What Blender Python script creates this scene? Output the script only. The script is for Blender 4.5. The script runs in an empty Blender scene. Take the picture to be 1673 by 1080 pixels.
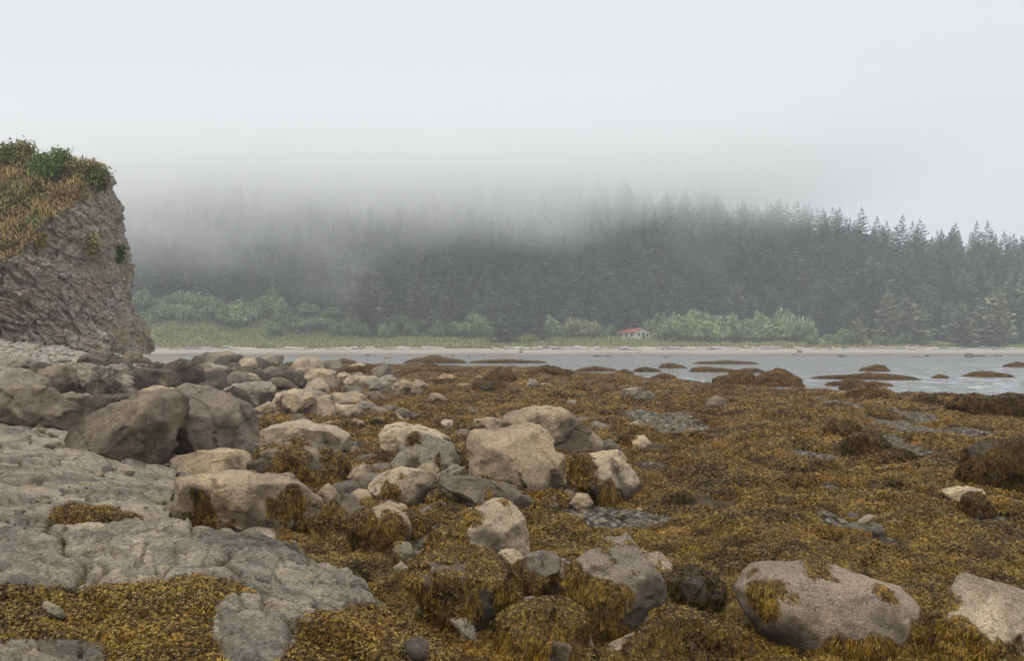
import bpy, math, numpy as np
from mathutils import Vector
R = math.radians
S = bpy.context.scene
COL = S.collection
# ------------------------------------------------------------------ camera, sky, sun
EYE = 2.2
F = 1400.0                       # focal length in photo pixels (photo 1673 x 1080)
PITCH = math.atan(25 / F)        # eye level lies at photo row 565
cam = bpy.data.cameras.new("camera"); camo = bpy.data.objects.new("camera", cam); COL.objects.link(camo)
cam.sensor_width = 36; cam.lens = 36 * F / 1673; cam.clip_start = 0.1; cam.clip_end = 5000
camo.location = (0, 0, EYE); camo.rotation_euler = (math.pi / 2 + PITCH, 0, 0)
S.camera = camo
SUN_EL, SUN_ROT = 62, 215
W = bpy.data.worlds.new("World"); S.world = W; W.use_nodes = True
nt = W.node_tree; nt.nodes.clear()
def wn(t, **k):
    n = nt.nodes.new(t)
    for a, b in k.items(): setattr(n, a, b)
    return n
out = wn('ShaderNodeOutputWorld'); bg = wn('ShaderNodeBackground'); bg.inputs[1].default_value = 0.1
sky = wn('ShaderNodeTexSky'); sky.sky_type = 'NISHITA'; sky.sun_disc = False
sky.sun_elevation = R(SUN_EL); sky.sun_rotation = R(SUN_ROT); sky.dust_density = 6
tc = wn('ShaderNodeTexCoord'); sx = wn('ShaderNodeSeparateXYZ'); nt.links.new(tc.outputs['Generated'], sx.inputs[0])
rp = wn('ShaderNodeValToRGB'); nt.links.new(sx.outputs[2], rp.inputs[0])          # overcast: brighter towards the zenith
e = rp.color_ramp.elements
e[0].position = 0.0; e[0].color = (0.74, 0.77, 0.83, 1)
e[1].position = 1.0; e[1].color = (1.38, 1.37, 1.36, 1)
x = e.new(0.12); x.color = (0.78, 0.81, 0.865, 1)
x = e.new(0.38); x.color = (0.84, 0.865, 0.91, 1)
sc = wn('ShaderNodeVectorMath', operation='SCALE'); sc.inputs[3].default_value = 10.0
nt.links.new(rp.outputs[0], sc.inputs[0])
mx = wn('ShaderNodeMixRGB'); mx.inputs[0].default_value = 0.95
nt.links.new(sky.outputs[0], mx.inputs[1]); nt.links.new(sc.outputs[0], mx.inputs[2])
nt.links.new(mx.outputs[0], bg.inputs[0]); nt.links.new(bg.outputs[0], out.inputs[0])
sun = bpy.data.lights.new("sun", 'SUN'); sun.energy = 1.4; sun.angle = R(14); sun.color = (1, 0.89, 0.75)
suno = bpy.data.objects.new("sun", sun); COL.objects.link(suno)
suno.rotation_euler = (R(90 - SUN_EL), 0, R(180 - SUN_ROT))
S.view_settings.view_transform = 'Standard'; S.view_settings.look = 'None'
S.view_settings.exposure = 0.0; S.view_settings.gamma = 1
S.render.engine = 'CYCLES'
S.cycles.max_bounces = 14; S.cycles.diffuse_bounces = 3; S.cycles.glossy_bounces = 2
S.cycles.transmission_bounces = 2; S.cycles.volume_bounces = 13; S.cycles.transparent_max_bounces = 6
S.cycles.use_denoising = True
S.cycles.volume_step_rate = 1.0; S.cycles.volume_max_steps = 96

# ------------------------------------------------------------------ numeric helpers
_rg = np.random.default_rng(7)
_perm = _rg.permutation(256); _perm = np.concatenate([_perm, _perm])
_grad = _rg.normal(size=(256, 3)); _grad /= np.linalg.norm(_grad, axis=1)[:, None]
def perlin(p):
    p = np.asarray(p, float); i = np.floor(p).astype(int); f = p - i; i &= 255
    u = f * f * f * (f * (f * 6 - 15) + 10); r = 0
    for a in (0, 1):
        wa = u[:, 0] if a else 1 - u[:, 0]
        for b in (0, 1):
            wb = u[:, 1] if b else 1 - u[:, 1]
            for c in (0, 1):
                wc = u[:, 2] if c else 1 - u[:, 2]
                h = _perm[_perm[_perm[(i[:, 0] + a) & 255] + ((i[:, 1] + b) & 255)] + ((i[:, 2] + c) & 255)]
                r = r + wa * wb * wc * ((f - (a, b, c)) * _grad[h]).sum(1)
    return r * 1.5
def fbm(p, o=4, gain=.5):
    p = np.asarray(p, float); r = 0; a = 1
    for k in range(o): r = r + a * perlin(p * 2 ** k + 17.3 * k); a *= gain
    return r
def ridged(p, o=4):
    r = 0; a = 1
    for k in range(o): r = r + a * (1 - 2 * np.abs(perlin(p * 2 ** k + 31.7 * k))); a *= .5
    return r * .5
def cells(p, offs=False):                      # blocky fracture: per-cell random value and edge closeness (jittered Voronoi)
    p = np.asarray(p, float); i = np.floor(p).astype(int); d1 = np.full(len(p), 9.); d2 = d1.copy(); v = np.zeros((len(p), 3)); off = np.zeros((len(p), 3))
    for a in (-1, 0, 1):
        for b in (-1, 0, 1):
            for c in (-1, 0, 1):
                j = i + (a, b, c); jj = j & 255
                h = _perm[_perm[_perm[jj[:, 0]] + jj[:, 1]] + jj[:, 2]]
                q = j + .5 + .45 * _grad[h]; d = ((p - q) ** 2).sum(1)
                m = d < d1; d2 = np.where(m, d1, np.minimum(d2, d)); d1 = np.where(m, d, d1); v[m] = _grad[(h[m] + 77) & 255]; off[m] = (p - q)[m]
    return (v, np.sqrt(d2) - np.sqrt(d1), off) if offs else (v, np.sqrt(d2) - np.sqrt(d1))
def shards(p):                     # tilted broken plates: every cell is a plane of its own
    v, ed, o = cells(p, True); w = cells(p[:, [1, 0, 2]] + 40)[0]
    return v[:, 0] * .6 + 1.5 * (o * np.stack([v[:, 1], v[:, 2], 0 * v[:, 0]], 1)).sum(1), ed, v
def sm(a, b, x):
    t = np.clip((np.asarray(x, float) - a) / (b - a), 0, 1); return t * t * (3 - 2 * t)
def p2(x, y, s, z=0.): 
    x, y = np.broadcast_arrays(np.asarray(x, float), np.asarray(y, float))
    return np.stack([x.ravel() * s, y.ravel() * s, np.full(x.size, z)], 1)
def norm(v): return v / np.maximum(np.linalg.norm(v, axis=-1, keepdims=True), 1e-9)

CP, SP = math.cos(PITCH), math.sin(PITCH)
def ray(px, py):                   # direction with y component 1
    u = (px - 836.5) / F; v = (540 - py) / F
    return np.array([u, CP - v * SP, SP + v * CP]) / (CP - v * SP)
def at(px, py, Y):
    d = ray(px, py); return np.array([0, 0, EYE]) + d * Y
def project(P):
    P = np.asarray(P, float); q = P - (0, 0, EYE)
    z = q[:, 1] * CP + q[:, 2] * SP; v = -q[:, 1] * SP + q[:, 2] * CP
    return 836.5 + F * q[:, 0] / z, 540 - F * v / z

# ------------------------------------------------------------------ ground shape
WATER = -0.35
def shore(x): return np.interp(x, [-60, -21, 4, 10, 17, 26, 40, 70], [116, 114, 92, 60, 43, 34, 29, 25])
def xb(y): return -(1.2 + 0.235 * np.asarray(y, float))      # edge of the upper, bare bank on the left
def H(x, y, fine=True):
    x = np.asarray(x, float).ravel(); y = np.asarray(y, float).ravel()
    ds = y - shore(x); base = np.clip(-0.35 - np.where(ds > 0, ds * .035, ds * .016), -2.2, 0)
    h = base + .11 * fbm(p2(x, y, .22), 3) * sm(3, 12, y)
    h += .30 * np.maximum(0, fbm(np.stack([x * .30, y * .16, x * 0 + 3], 1), 2) - .12) * sm(14, 30, y) * (1 - sm(-6, 10, ds))
    s = np.maximum(0, xb(y) - x + .5 * fbm(p2(x, y, .3, 5), 2))
    rise = np.minimum(.16 * s, 3.2 + 0 * s) * (1 - sm(52, 78, y))
    h += rise
    if fine:
        bank = sm(.0, .8, s) * (1 - sm(17, 24, y))
        q = p2(x, y, 1.)
        ca, sa = math.cos(.6), math.sin(.6)
        q2 = np.stack([(q[:, 0] * ca + q[:, 1] * sa) * 1.6, (-q[:, 0] * sa + q[:, 1] * ca) * 3.4, q[:, 2]], 1)
        wq = np.stack([perlin(q * 2), perlin(q * 2 + 9), 0 * q[:, 0]], 1); s1, ed, _ = shards(q2 * .8 + .35 * wq); s2, _, _ = shards(q2 * 2.6 + .4 * wq); s3, _, _ = shards(q2 * 6 + .4 * wq)
        h += bank * (.07 * s1 + .020 * s2 + .009 * s3 + .022 * ridged(q * 1.1, 5) - .03 * np.exp(-ed * 14))
        h += (1 - bank) * (.05 * fbm(q * 1.5, 4) + .26 * np.maximum(0, fbm(p2(x, y, .8, 13), 3) - .03) * sm(5, 11, y))
    return h
def hit(px, py, water=True):
    Y = np.geomspace(2.5, 230, 2600); d = ray(px, py)
    z = EYE + d[2] * Y; h = H(d[0] * Y, Y, False)
    if water: h = np.maximum(h, WATER)
    k = np.nonzero(z <= h)[0]
    return Y[k[0]] if len(k) else 100.
def weed_mask(x, y):               # 1 where rockweed grows on the ground
    x = np.asarray(x, float).ravel(); y = np.asarray(y, float).ravel()
    px, py = None, None
    n = fbm(p2(x, y, .55, 2), 4)
    m = sm(-.25, .5, x - xb(y) + .9 * n - 1.1 * sm(10.8, 9.2, y))
    gaps = fbm(np.stack([x * .9, y * .55, x * 0 + 8], 1), 4)
    m = m * (gaps < .62)
    for (a, b, rx, ry) in GAPS: m = m * ((((x - a) / rx) ** 2 + ((y - b) / ry) ** 2 + .7 * n) > 1)
    # rockweed growing on the bare bank just behind the outcrop
    pt = (((x + 4.15) / 1.15) ** 2 + ((y - 9.5) / .62) ** 2 + 1.9 * fbm(p2(x, y, 1.3, 2), 4)) < .75
    return np.where(pt, 1., m)
def gnd(px, py): 
    Y = hit(px, py); return ray(px, py)[0] * Y, Y
GAPS = []
for (px, py, w, h) in ((985, 845, 130, 40), (1060, 850, 90, 24), (1405, 862, 75, 26), (1130, 695, 110, 34), (1080, 690, 60, 24), (1560, 680, 60, 34), (1515, 730, 40, 30),
                       (1600, 700, 60, 40), (1590, 760, 40, 24), (930, 800, 70, 30), (1640, 850, 50, 16), (1500, 745, 60, 16), (640, 690, 60, 16), (520, 740, 60, 20), (1540, 705, 50, 20), (700, 890, 50, 40), (1345, 745, 60, 16)):
    a, b = gnd(px, py + h / 2); b2 = gnd(px, py - h / 2)[1]
    GAPS.append((a, (b + b2) / 2, w / 2 / F * b * 1.15, max(.1, (b2 - b) / 2) * 1.1))

# ------------------------------------------------------------------ mesh helpers
def mesh(name, V, Fc, mat=None, smooth=True, attrs=None, cols=None):
    me = bpy.data.meshes.new(name); V = np.ascontiguousarray(V, np.float32)
    Fc = np.asarray(Fc, np.int32); k = Fc.shape[1]
    me.vertices.add(len(V)); me.vertices.foreach_set('co', V.ravel())
    me.loops.add(Fc.size); me.loops.foreach_set('vertex_index', Fc.ravel())
    me.polygons.add(len(Fc)); me.polygons.foreach_set('loop_start', np.arange(0, Fc.size, k, dtype=np.int32))
    me.polygons.foreach_set('loop_total', np.full(len(Fc), k, np.int32))
    me.polygons.foreach_set('use_smooth', np.full(len(Fc), smooth, bool))
    me.update(calc_edges=True)
    for a, v in (attrs or {}).items():
        at_ = me.attributes.new(a, 'FLOAT', 'POINT'); at_.data.foreach_set('value', np.ascontiguousarray(v, np.float32))
    if mat: me.materials.append(mat)
    return me
def link(name, me, parent=None, loc=None):
    o = bpy.data.objects.new(name, me); COL.objects.link(o)
    if parent: o.parent = parent
    if loc is not None: o.location = loc
    return o
def tag(o, label=None, cat=None, group=None, kind=None):
    if label: o['label'] = label
    if cat: o['category'] = cat
    if group: o['group'] = group
    if kind: o['kind'] = kind
    return o
def grid_faces(nr, nc, wrap=False):
    a = np.arange(nr - 1)[:, None] * nc + np.arange(nc if wrap else nc - 1)[None]
    b = np.arange(nr - 1)[:, None] * nc + (np.arange(nc if wrap else nc - 1)[None] + 1) % nc
    return np.stack([a, b, b + nc, a + nc], -1).reshape(-1, 4)
def ico(sub):
    import bmesh
    b = bmesh.new(); bmesh.ops.create_icosphere(b, subdivisions=sub, radius=1)
    V = np.array([v.co[:] for v in b.verts]); Fc = np.array([[v.index for v in f.verts] for f in b.faces]); b.free()
    return norm(V), Fc
ICO = {k: ico(k) for k in (2, 3, 4, 5, 6)}

# ------------------------------------------------------------------ materials
class NT:
    def __init__(s, name, rough=.85, spec=.3):
        s.m = bpy.data.materials.new(name); s.m.use_nodes = True; s.t = s.m.node_tree
        s.b = s.t.nodes['Principled BSDF']; s.b.inputs['Roughness'].default_value = rough
        s.b.inputs['Specular IOR Level'].default_value = spec
    def n(s, t, ins=None, **k):
        n = s.t.nodes.new(t)
        for a, b in k.items(): setattr(n, a, b)
        for a, b in (ins or {}).items():
            if hasattr(b, 'links') or isinstance(b, bpy.types.NodeSocket): s.t.links.new(b, n.inputs[a])
            else: n.inputs[a].default_value = b
        return n
    def noise(s, vec, scale, detail=4, rough=.55, dist=0.):
        return s.n('ShaderNodeTexNoise', {'Vector': vec, 'Scale': scale, 'Detail': detail, 'Roughness': rough, 'Distortion': dist}).outputs[0]
    def ramp(s, fac, *stops):
        r = s.n('ShaderNodeValToRGB', {0: fac}); e = r.color_ramp.elements
        while len(e) < len(stops): e.new(.5)
        for q, (p, c) in zip(e, stops): q.position = p; q.color = (*c, 1) if len(c) == 3 else c
        return r.outputs[0]
    def mix(s, f, a, b, mode='MIX'): 
        c = lambda v: (*v, 1) if isinstance(v, tuple) and len(v) == 3 else v
        return s.n('ShaderNodeMixRGB', {0: f, 1: c(a), 2: c(b)}, blend_type=mode).outputs[0]
    def math(s, op, a, b=0., c=0.):
        return s.n('ShaderNodeMath', {0: a, 1: b, 2: c}, operation=op).outputs[0]
    def attr(s, name, kind='GEOMETRY'): return s.n('ShaderNodeAttribute', attribute_name=name, attribute_type=kind).outputs['Fac']
    def bump(s, h, strength=.5, dist=.02, prev=None):
        i = {'Strength': strength, 'Distance': dist, 'Height': h}
        if prev is not None: i['Normal'] = prev
        return s.n('ShaderNodeBump', i).outputs[0]
    def done(s, col, nrm=None, rough=None):
        s.t.links.new(col, s.b.inputs['Base Color']) if not isinstance(col, tuple) else setattr(s.b.inputs['Base Color'], 'default_value', (*col, 1))
        if nrm is not None: s.t.links.new(nrm, s.b.inputs['Normal'])
        if rough is not None: s.t.links.new(rough, s.b.inputs['Roughness'])
        return s.m
g3 = lambda v: (v, v, v)

def rock_mat(name='boulder_stone', fs=1.0):
    t = NT(name, .88, .2); pos = t.n('ShaderNodeTexCoord').outputs['Object']; oi = t.n('ShaderNodeObjectInfo')
    off = t.n('ShaderNodeVectorMath', {0: pos, 1: t.n('ShaderNodeCombineXYZ', {0: t.math('MULTIPLY', oi.outputs['Random'], 37.), 1: t.math('MULTIPLY', oi.outputs['Random'], 91.), 2: 0.}).outputs[0]}, operation='ADD').outputs[0]
    c = oi.outputs['Color']
    a = t.noise(off, 1.6 * fs, 6, .6); b = t.noise(off, 5.5 * fs, 6, .65); f = t.noise(off, 70 * fs, 3, .7); g = t.noise(off, 24 * fs, 4, .7)
    c = t.mix(1., c, t.ramp(a, (.30, g3(.55)), (.5, g3(1.)), (.70, (1.38, 1.32, 1.2))), 'MULTIPLY')
    c = t.mix(t.ramp(b, (.53, g3(0)), (.68, g3(.62))), c, (.17, .13, .09))
    c = t.mix(t.ramp(t.noise(off, 2.7 * fs, 5, .6), (.60, g3(0)), (.72, g3(.5))), c, (.46, .35, .21))
    c = t.mix(1., c, t.ramp(f, (.3, g3(.5)), (.5, g3(1.)), (.7, g3(1.45))), 'MULTIPLY')
    c = t.mix(t.ramp(g, (.58, g3(0)), (.68, g3(.75))), c, (.075, .064, .052))
    warp = t.n('ShaderNodeMixRGB', {0: .16, 1: off, 2: t.n('ShaderNodeTexNoise', {'Vector': off, 'Scale': 2.2 * fs, 'Detail': 3}).outputs['Color']}).outputs[0]
    vo = t.n('ShaderNodeTexVoronoi', {'Vector': warp, 'Scale': 1.15 * fs}, feature='DISTANCE_TO_EDGE').outputs['Distance']
    cr = t.math('MULTIPLY', t.ramp(vo, (.0, g3(1)), (.009, g3(0))), t.ramp(t.noise(off, 1.3 * fs, 2), (.54, g3(0)), (.64, g3(1))))
    c = t.mix(t.math('MULTIPLY', cr, .5), c, (.05, .042, .035))
    stain_shade = t.attr('stain'); c = t.mix(t.math('MULTIPLY', stain_shade, .86), c, t.mix(t.noise(off, 9, 4), (.035, .028, .022), (.095, .075, .055)))  # wet tide stain, deepened to paint shade onto the lower rock
    c = t.mix(t.math('MULTIPLY', t.ramp(t.noise(off, 13, 6, .7), (.60, g3(0)), (.66, g3(.6))), t.ramp(a, (.4, g3(0)), (.6, g3(1)))), c, (.44, .40, .31))
    wd = t.attr('weed'); c = t.mix(t.math('MULTIPLY', wd, .92), c, t.mix(t.noise(off, 45, 2), (.035, .022, .012), (.13, .085, .025)))
    n = t.bump(t.noise(off, 5 * fs, 10, .68), .9, .10 / fs); n = t.bump(f, .35, .006 / fs, n); n = t.bump(cr, -.6, .02 / fs, n)
    return t.done(c, n)
M_ROCK = rock_mat()

def weed_mat():
    t = NT('rockweed', .46, .22); pos = t.n('ShaderNodeNewGeometry').outputs['Position']
    tip, rnd = t.attr('tip'), t.attr('rnd')
    a = t.noise(pos, 1.1, 4, .6); b = t.noise(pos, 7., 3, .6); c4 = t.noise(pos, 30., 2, .6)
    k = t.math('ADD', t.math('MULTIPLY', rnd, .34), t.math('ADD', t.math('MULTIPLY', b, .45), t.math('MULTIPLY', c4, .30)))
    k = t.math('SUBTRACT', k, .03)
    body = t.ramp(k, (.24, (.017, .010, .008)), (.38, (.056, .033, .010)), (.50, (.132, .080, .012)), (.62, (.21, .138, .018)), (.80, (.29, .215, .034)))
    rust = t.ramp(k, (.24, (.020, .010, .007)), (.40, (.088, .040, .008)), (.56, (.205, .096, .012)), (.80, (.34, .185, .03)))
    zn = t.n('ShaderNodeMapRange', {0: t.n('ShaderNodeSeparateXYZ', {0: pos}).outputs[1], 1: 8., 2: 30., 3: -.01, 4: .19}).outputs[0]
    c = t.mix(t.ramp(t.math('ADD', a, zn), (.42, g3(.10)), (.66, g3(.9))), body, rust)
    tipc = t.mix(t.ramp(rnd, (.3, g3(0)), (.8, g3(1))), (.27, .20, .04), (.48, .34, .10))
    lf = t.math('ADD', t.math('MULTIPLY', t.noise(pos, 2.6, 4, .65), .6), t.math('MULTIPLY', t.noise(pos, .55, 3, .6), .4)); c = t.mix(1., c, t.ramp(lf, (.38, (.20, .15, .17)), (.49, g3(.82)), (.60, (1.5, 1.45, 1.15))), 'MULTIPLY')
    c = t.mix(t.math('MULTIPLY', t.ramp(tip, (.55, g3(0)), (1., g3(1))), t.ramp(k, (.40, g3(.0)), (.62, g3(.8)))), c, tipc)
    c = t.mix(1., c, t.n('ShaderNodeObjectInfo').outputs['Color'], 'MULTIPLY')
    return t.done(c)
M_WEED = weed_mat()

def ground_mat():
    t = NT('shore_ground', .8, .25); pos = t.n('ShaderNodeNewGeometry').outputs['Position']
    rockm, cob = t.attr('bedrock'), t.attr('cobble')
    a = t.noise(pos, 1.4, 7, .62); b = t.noise(pos, 9, 6, .65); f = t.noise(pos, 60, 3, .7)
    gr = t.ramp(a, (.3, (.205, .188, .152)), (.5, (.33, .30, .24)), (.7, (.42, .37, .29)))
    gr = t.mix(t.ramp(b, (.52, g3(0)), (.68, g3(.6))), gr, (.13, .125, .12))
    gr = t.mix(t.ramp(t.noise(pos, 3.1, 5), (.6, g3(0)), (.7, g3(.6))), gr, (.36, .28, .19))
    gr = t.mix(1., gr, t.ramp(f, (.3, g3(.6)), (.5, g3(1.)), (.7, g3(1.35))), 'MULTIPLY')
    gr = t.mix(1., gr, t.ramp(t.attr('plate'), (.1, (.62, .63, .64)), (.5, g3(1.)), (.9, (1.3, 1.22, 1.08))), 'MULTIPLY')
    gr = t.mix(t.math('MULTIPLY', t.attr('crack'), .75), gr, (.06, .048, .036))
    vo = t.n('ShaderNodeTexVoronoi', {'Vector': pos, 'Scale': 3.2}); vs = t.n('ShaderNodeTexVoronoi', {'Vector': pos, 'Scale': 14.}, feature='F1')
    pc = t.mix(1., t.ramp(t.n('ShaderNodeSeparateColor', {0: vs.outputs['Color']}).outputs[0], (0., (.09, .08, .065)), (.5, (.19, .175, .145)), (1., (.34, .30, .23))), t.ramp(vs.outputs['Distance'], (.3, g3(1)), (.75, g3(.25))), 'MULTIPLY')
    mud = t.mix(t.ramp(t.noise(pos, 5, 5), (.42, g3(0)), (.62, g3(1))), (.045, .030, .016), (.10, .065, .028))
    mud = t.mix(t.ramp(t.noise(pos, 1.7, 5), (.58, g3(0)), (.66, g3(1))), mud, pc)
    c = t.mix(t.attr('pebble'), mud, pc); c = t.mix(rockm, c, gr); c = t.mix(cob, c, t.mix(.5, pc, (.52, .48, .42)))
    n = t.bump(t.noise(t.n('ShaderNodeMapping', {'Vector': pos, 'Rotation': (0, 0, .6), 'Scale': (1., 2., 1.)}).outputs[0], 4, 10, .72), 1., .10); n = t.bump(vs.outputs['Distance'], -.4, .02, n); n = t.bump(f, .3, .005, n)
    return t.done(c, n)
M_GROUND = ground_mat()

def foliage_mat(name, scale=.25, tipk=1.5):
    t = NT(name, .8, .15); pos = t.n('ShaderNodeTexCoord').outputs['Object']; oi = t.n('ShaderNodeObjectInfo')
    c = t.mix(1., oi.outputs['Color'], t.ramp(t.noise(pos, scale, 4, .6), (.3, g3(.55)), (.5, g3(1)), (.7, (1.55, 1.5, 1.3))), 'MULTIPLY')
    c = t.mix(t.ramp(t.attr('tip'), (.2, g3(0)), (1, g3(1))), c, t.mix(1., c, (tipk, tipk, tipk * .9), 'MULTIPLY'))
    c = t.mix(1., c, t.ramp(t.attr('rnd'), (0., g3(.6)), (1., g3(1.4))), 'MULTIPLY')
    return t.done(c)
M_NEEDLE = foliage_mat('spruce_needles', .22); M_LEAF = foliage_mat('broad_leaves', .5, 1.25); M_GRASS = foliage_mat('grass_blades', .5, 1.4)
t = NT('bark', .9, .1); M_BARK = t.done(t.mix(t.noise(t.n('ShaderNodeTexCoord').outputs['Object'], 3, 5), (.06, .05, .04), (.20, .185, .165)))
t = NT('driftwood', .85, .2); M_DRIFT = t.done(t.mix(1., t.n('ShaderNodeObjectInfo').outputs['Color'], t.ramp(t.noise(t.n('ShaderNodeTexCoord').outputs['Object'], 2.5, 6), (.3, g3(.6)), (.7, g3(1.2))), 'MULTIPLY'))

# ------------------------------------------------------------------ fronds: little forked ribbons (rockweed, grass, sprigs)
def fronds(P, N, L, Wd, rng, droop=.6, lift=.5, fork=True, flow=None):
    n = len(P); L = np.broadcast_to(L, n)[:, None] * rng.uniform(.6, 1.3, (n, 1)); Wd = np.broadcast_to(Wd, n)[:, None] * rng.uniform(.7, 1.3, (n, 1))
    r = rng.normal(size=(n, 3)); tt = norm(r - (r * N).sum(1)[:, None] * N)
    g = np.array([0, 0, -1.]) - (N[:, 2:3] * -1) * N
    tt = norm(tt * .8 + droop * g * 1.2 + (0 if flow is None else np.asarray(flow)))
    sd = norm(np.cross(N, tt) + .35 * rng.normal(size=(n, 3)))
    up = lift * rng.uniform(.4, 1.5, (n, 1))
    def pos(s, side): return P + tt * L * s + N * L * up * (2.2 * s * (1 - s) + .25 * s) + sd * side * L + np.array([0, 0, -1]) * L * droop * .35 * s * s * np.clip(1 - N[:, 2:3], 0, 1)
    V = []; tips = []; Fc = []
    def add(c, w, tp): V.append(c - sd * w * Wd / 2); V.append(c + sd * w * Wd / 2); tips.extend([tp, tp])
    add(pos(0, 0), .5, 0.); add(pos(.5, 0), .9, .35)
    quads = [(0, 1, 3, 2)]
    if fork:
        for q, sgn in enumerate((-1, 1)):
            b = len(V); add(pos(.52, .02 * sgn), .8, .4); add(pos(.82, .17 * sgn), 1.15, .8); add(pos(1.02, .22 * sgn), .55, 1.)
            quads += [(b, b + 1, b + 3, b + 2), (b + 2, b + 3, b + 5, b + 4)]
    else:
        add(pos(1., 0), .15, 1.); quads += [(2, 3, 5, 4)]
    k = len(V); V = np.stack(V, 1).reshape(-1, 3)
    Fc = (np.array(quads)[None] + (np.arange(n) * k)[:, None, None]).reshape(-1, 4)
    rn = np.repeat(rng.uniform(0, 1, n), k)
    return V, Fc, np.tile(tips, n), rn
def frond_mesh(name, P, N, L, Wd, rng, mat, **k):
    V, Fc, tp, rn = fronds(P, N, L, Wd, rng, **k); return mesh(name, V, Fc, mat, True, {'tip': tp, 'rnd': rn})
def sample_tris(V, Fc, dens, rng, w=None):
    if Fc.shape[1] == 4: Fc = np.concatenate([Fc[:, :3], Fc[:, [0, 2, 3]]])
    a, b, c = V[Fc[:, 0]], V[Fc[:, 1]], V[Fc[:, 2]]; nn = np.cross(b - a, c - a); ar = np.linalg.norm(nn, axis=1) / 2
    wt = ar * (w[Fc].mean(1) if w is not None else 1); n = int(wt.sum() * dens)
    if n < 1: return np.zeros((0, 3)), np.zeros((0, 3))
    k = rng.choice(len(Fc), n, p=wt / wt.sum()); u = rng.uniform(size=(n, 2)); fl = u.sum(1) > 1; u[fl] = 1 - u[fl]
    return a[k] + (b - a)[k] * u[:, :1] + (c - a)[k] * u[:, 1:], norm(nn[k])

# ------------------------------------------------------------------ scattered stuff through one geometry-nodes modifier per object
def scatter(name, P, rot, scl, variants, mat, label, cat, rng):
    me = bpy.data.meshes.new(name); me.vertices.add(len(P)); me.vertices.foreach_set('co', np.ascontiguousarray(P, np.float32).ravel())
    a = me.attributes.new('rot', 'FLOAT_VECTOR', 'POINT'); a.data.foreach_set('vector', np.ascontiguousarray(rot, np.float32).ravel())
    scl = np.asarray(scl); scl = np.repeat(scl[:, None], 3, 1) if scl.ndim == 1 else scl
    a = me.attributes.new('scl', 'FLOAT_VECTOR', 'POINT'); a.data.foreach_set('vector', np.ascontiguousarray(scl, np.float32).ravel())
    a = me.attributes.new('pick', 'INT', 'POINT'); a.data.foreach_set('value', rng.integers(0, len(variants), len(P)).astype(np.int32))
    o = link(name, me); tag(o, label, cat, None, 'stuff')
    g = bpy.data.node_groups.new(name, 'GeometryNodeTree')
    g.interface.new_socket('Geometry', in_out='INPUT', socket_type='NodeSocketGeometry'); g.interface.new_socket('Geometry', in_out='OUTPUT', socket_type='NodeSocketGeometry')
    N = g.nodes.new; gi, go = N('NodeGroupInput'), N('NodeGroupOutput'); L = g.links.new
    j = N('GeometryNodeJoinGeometry')
    for vme in reversed(variants):
        src = bpy.data.objects.new(vme.name + '_source', vme)
        oi = N('GeometryNodeObjectInfo'); oi.inputs['Object'].default_value = src
        ti = N('GeometryNodeGeometryToInstance'); L(oi.outputs['Geometry'], ti.inputs[0]); L(ti.outputs[0], j.inputs[0])
    ip = N('GeometryNodeInstanceOnPoints'); L(gi.outputs[0], ip.inputs['Points']); L(j.outputs[0], ip.inputs['Instance']); ip.inputs['Pick Instance'].default_value = True
    for nm, ty, so in (('rot', 'FLOAT_VECTOR', 'Rotation'), ('scl', 'FLOAT_VECTOR', 'Scale'), ('pick', 'INT', 'Instance Index')):
        q = N('GeometryNodeInputNamedAttribute'); q.data_type = ty; q.inputs['Name'].default_value = nm; L(q.outputs[0], ip.inputs[so])
    L(ip.outputs[0], go.inputs[0])
    m = o.modifiers.new('scatter', 'NODES'); m.node_group = g
    return o
def euler_from_normals(N, yaw):
    e = np.zeros((len(N), 3))
    ay = np.arctan2(N[:, 0], N[:, 2]); ax = -np.arcsin(np.clip(N[:, 1], -1, 1))
    # small tilts: yaw first, then lean with the slope
    c, s = np.cos(-yaw), np.sin(-yaw)
    lx, ly = N[:, 0] * c - N[:, 1] * s, N[:, 0] * s + N[:, 1] * c
    e[:, 0] = -np.arcsin(np.clip(ly, -1, 1)); e[:, 1] = np.arctan2(lx, N[:, 2]); e[:, 2] = yaw
    return e

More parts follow.
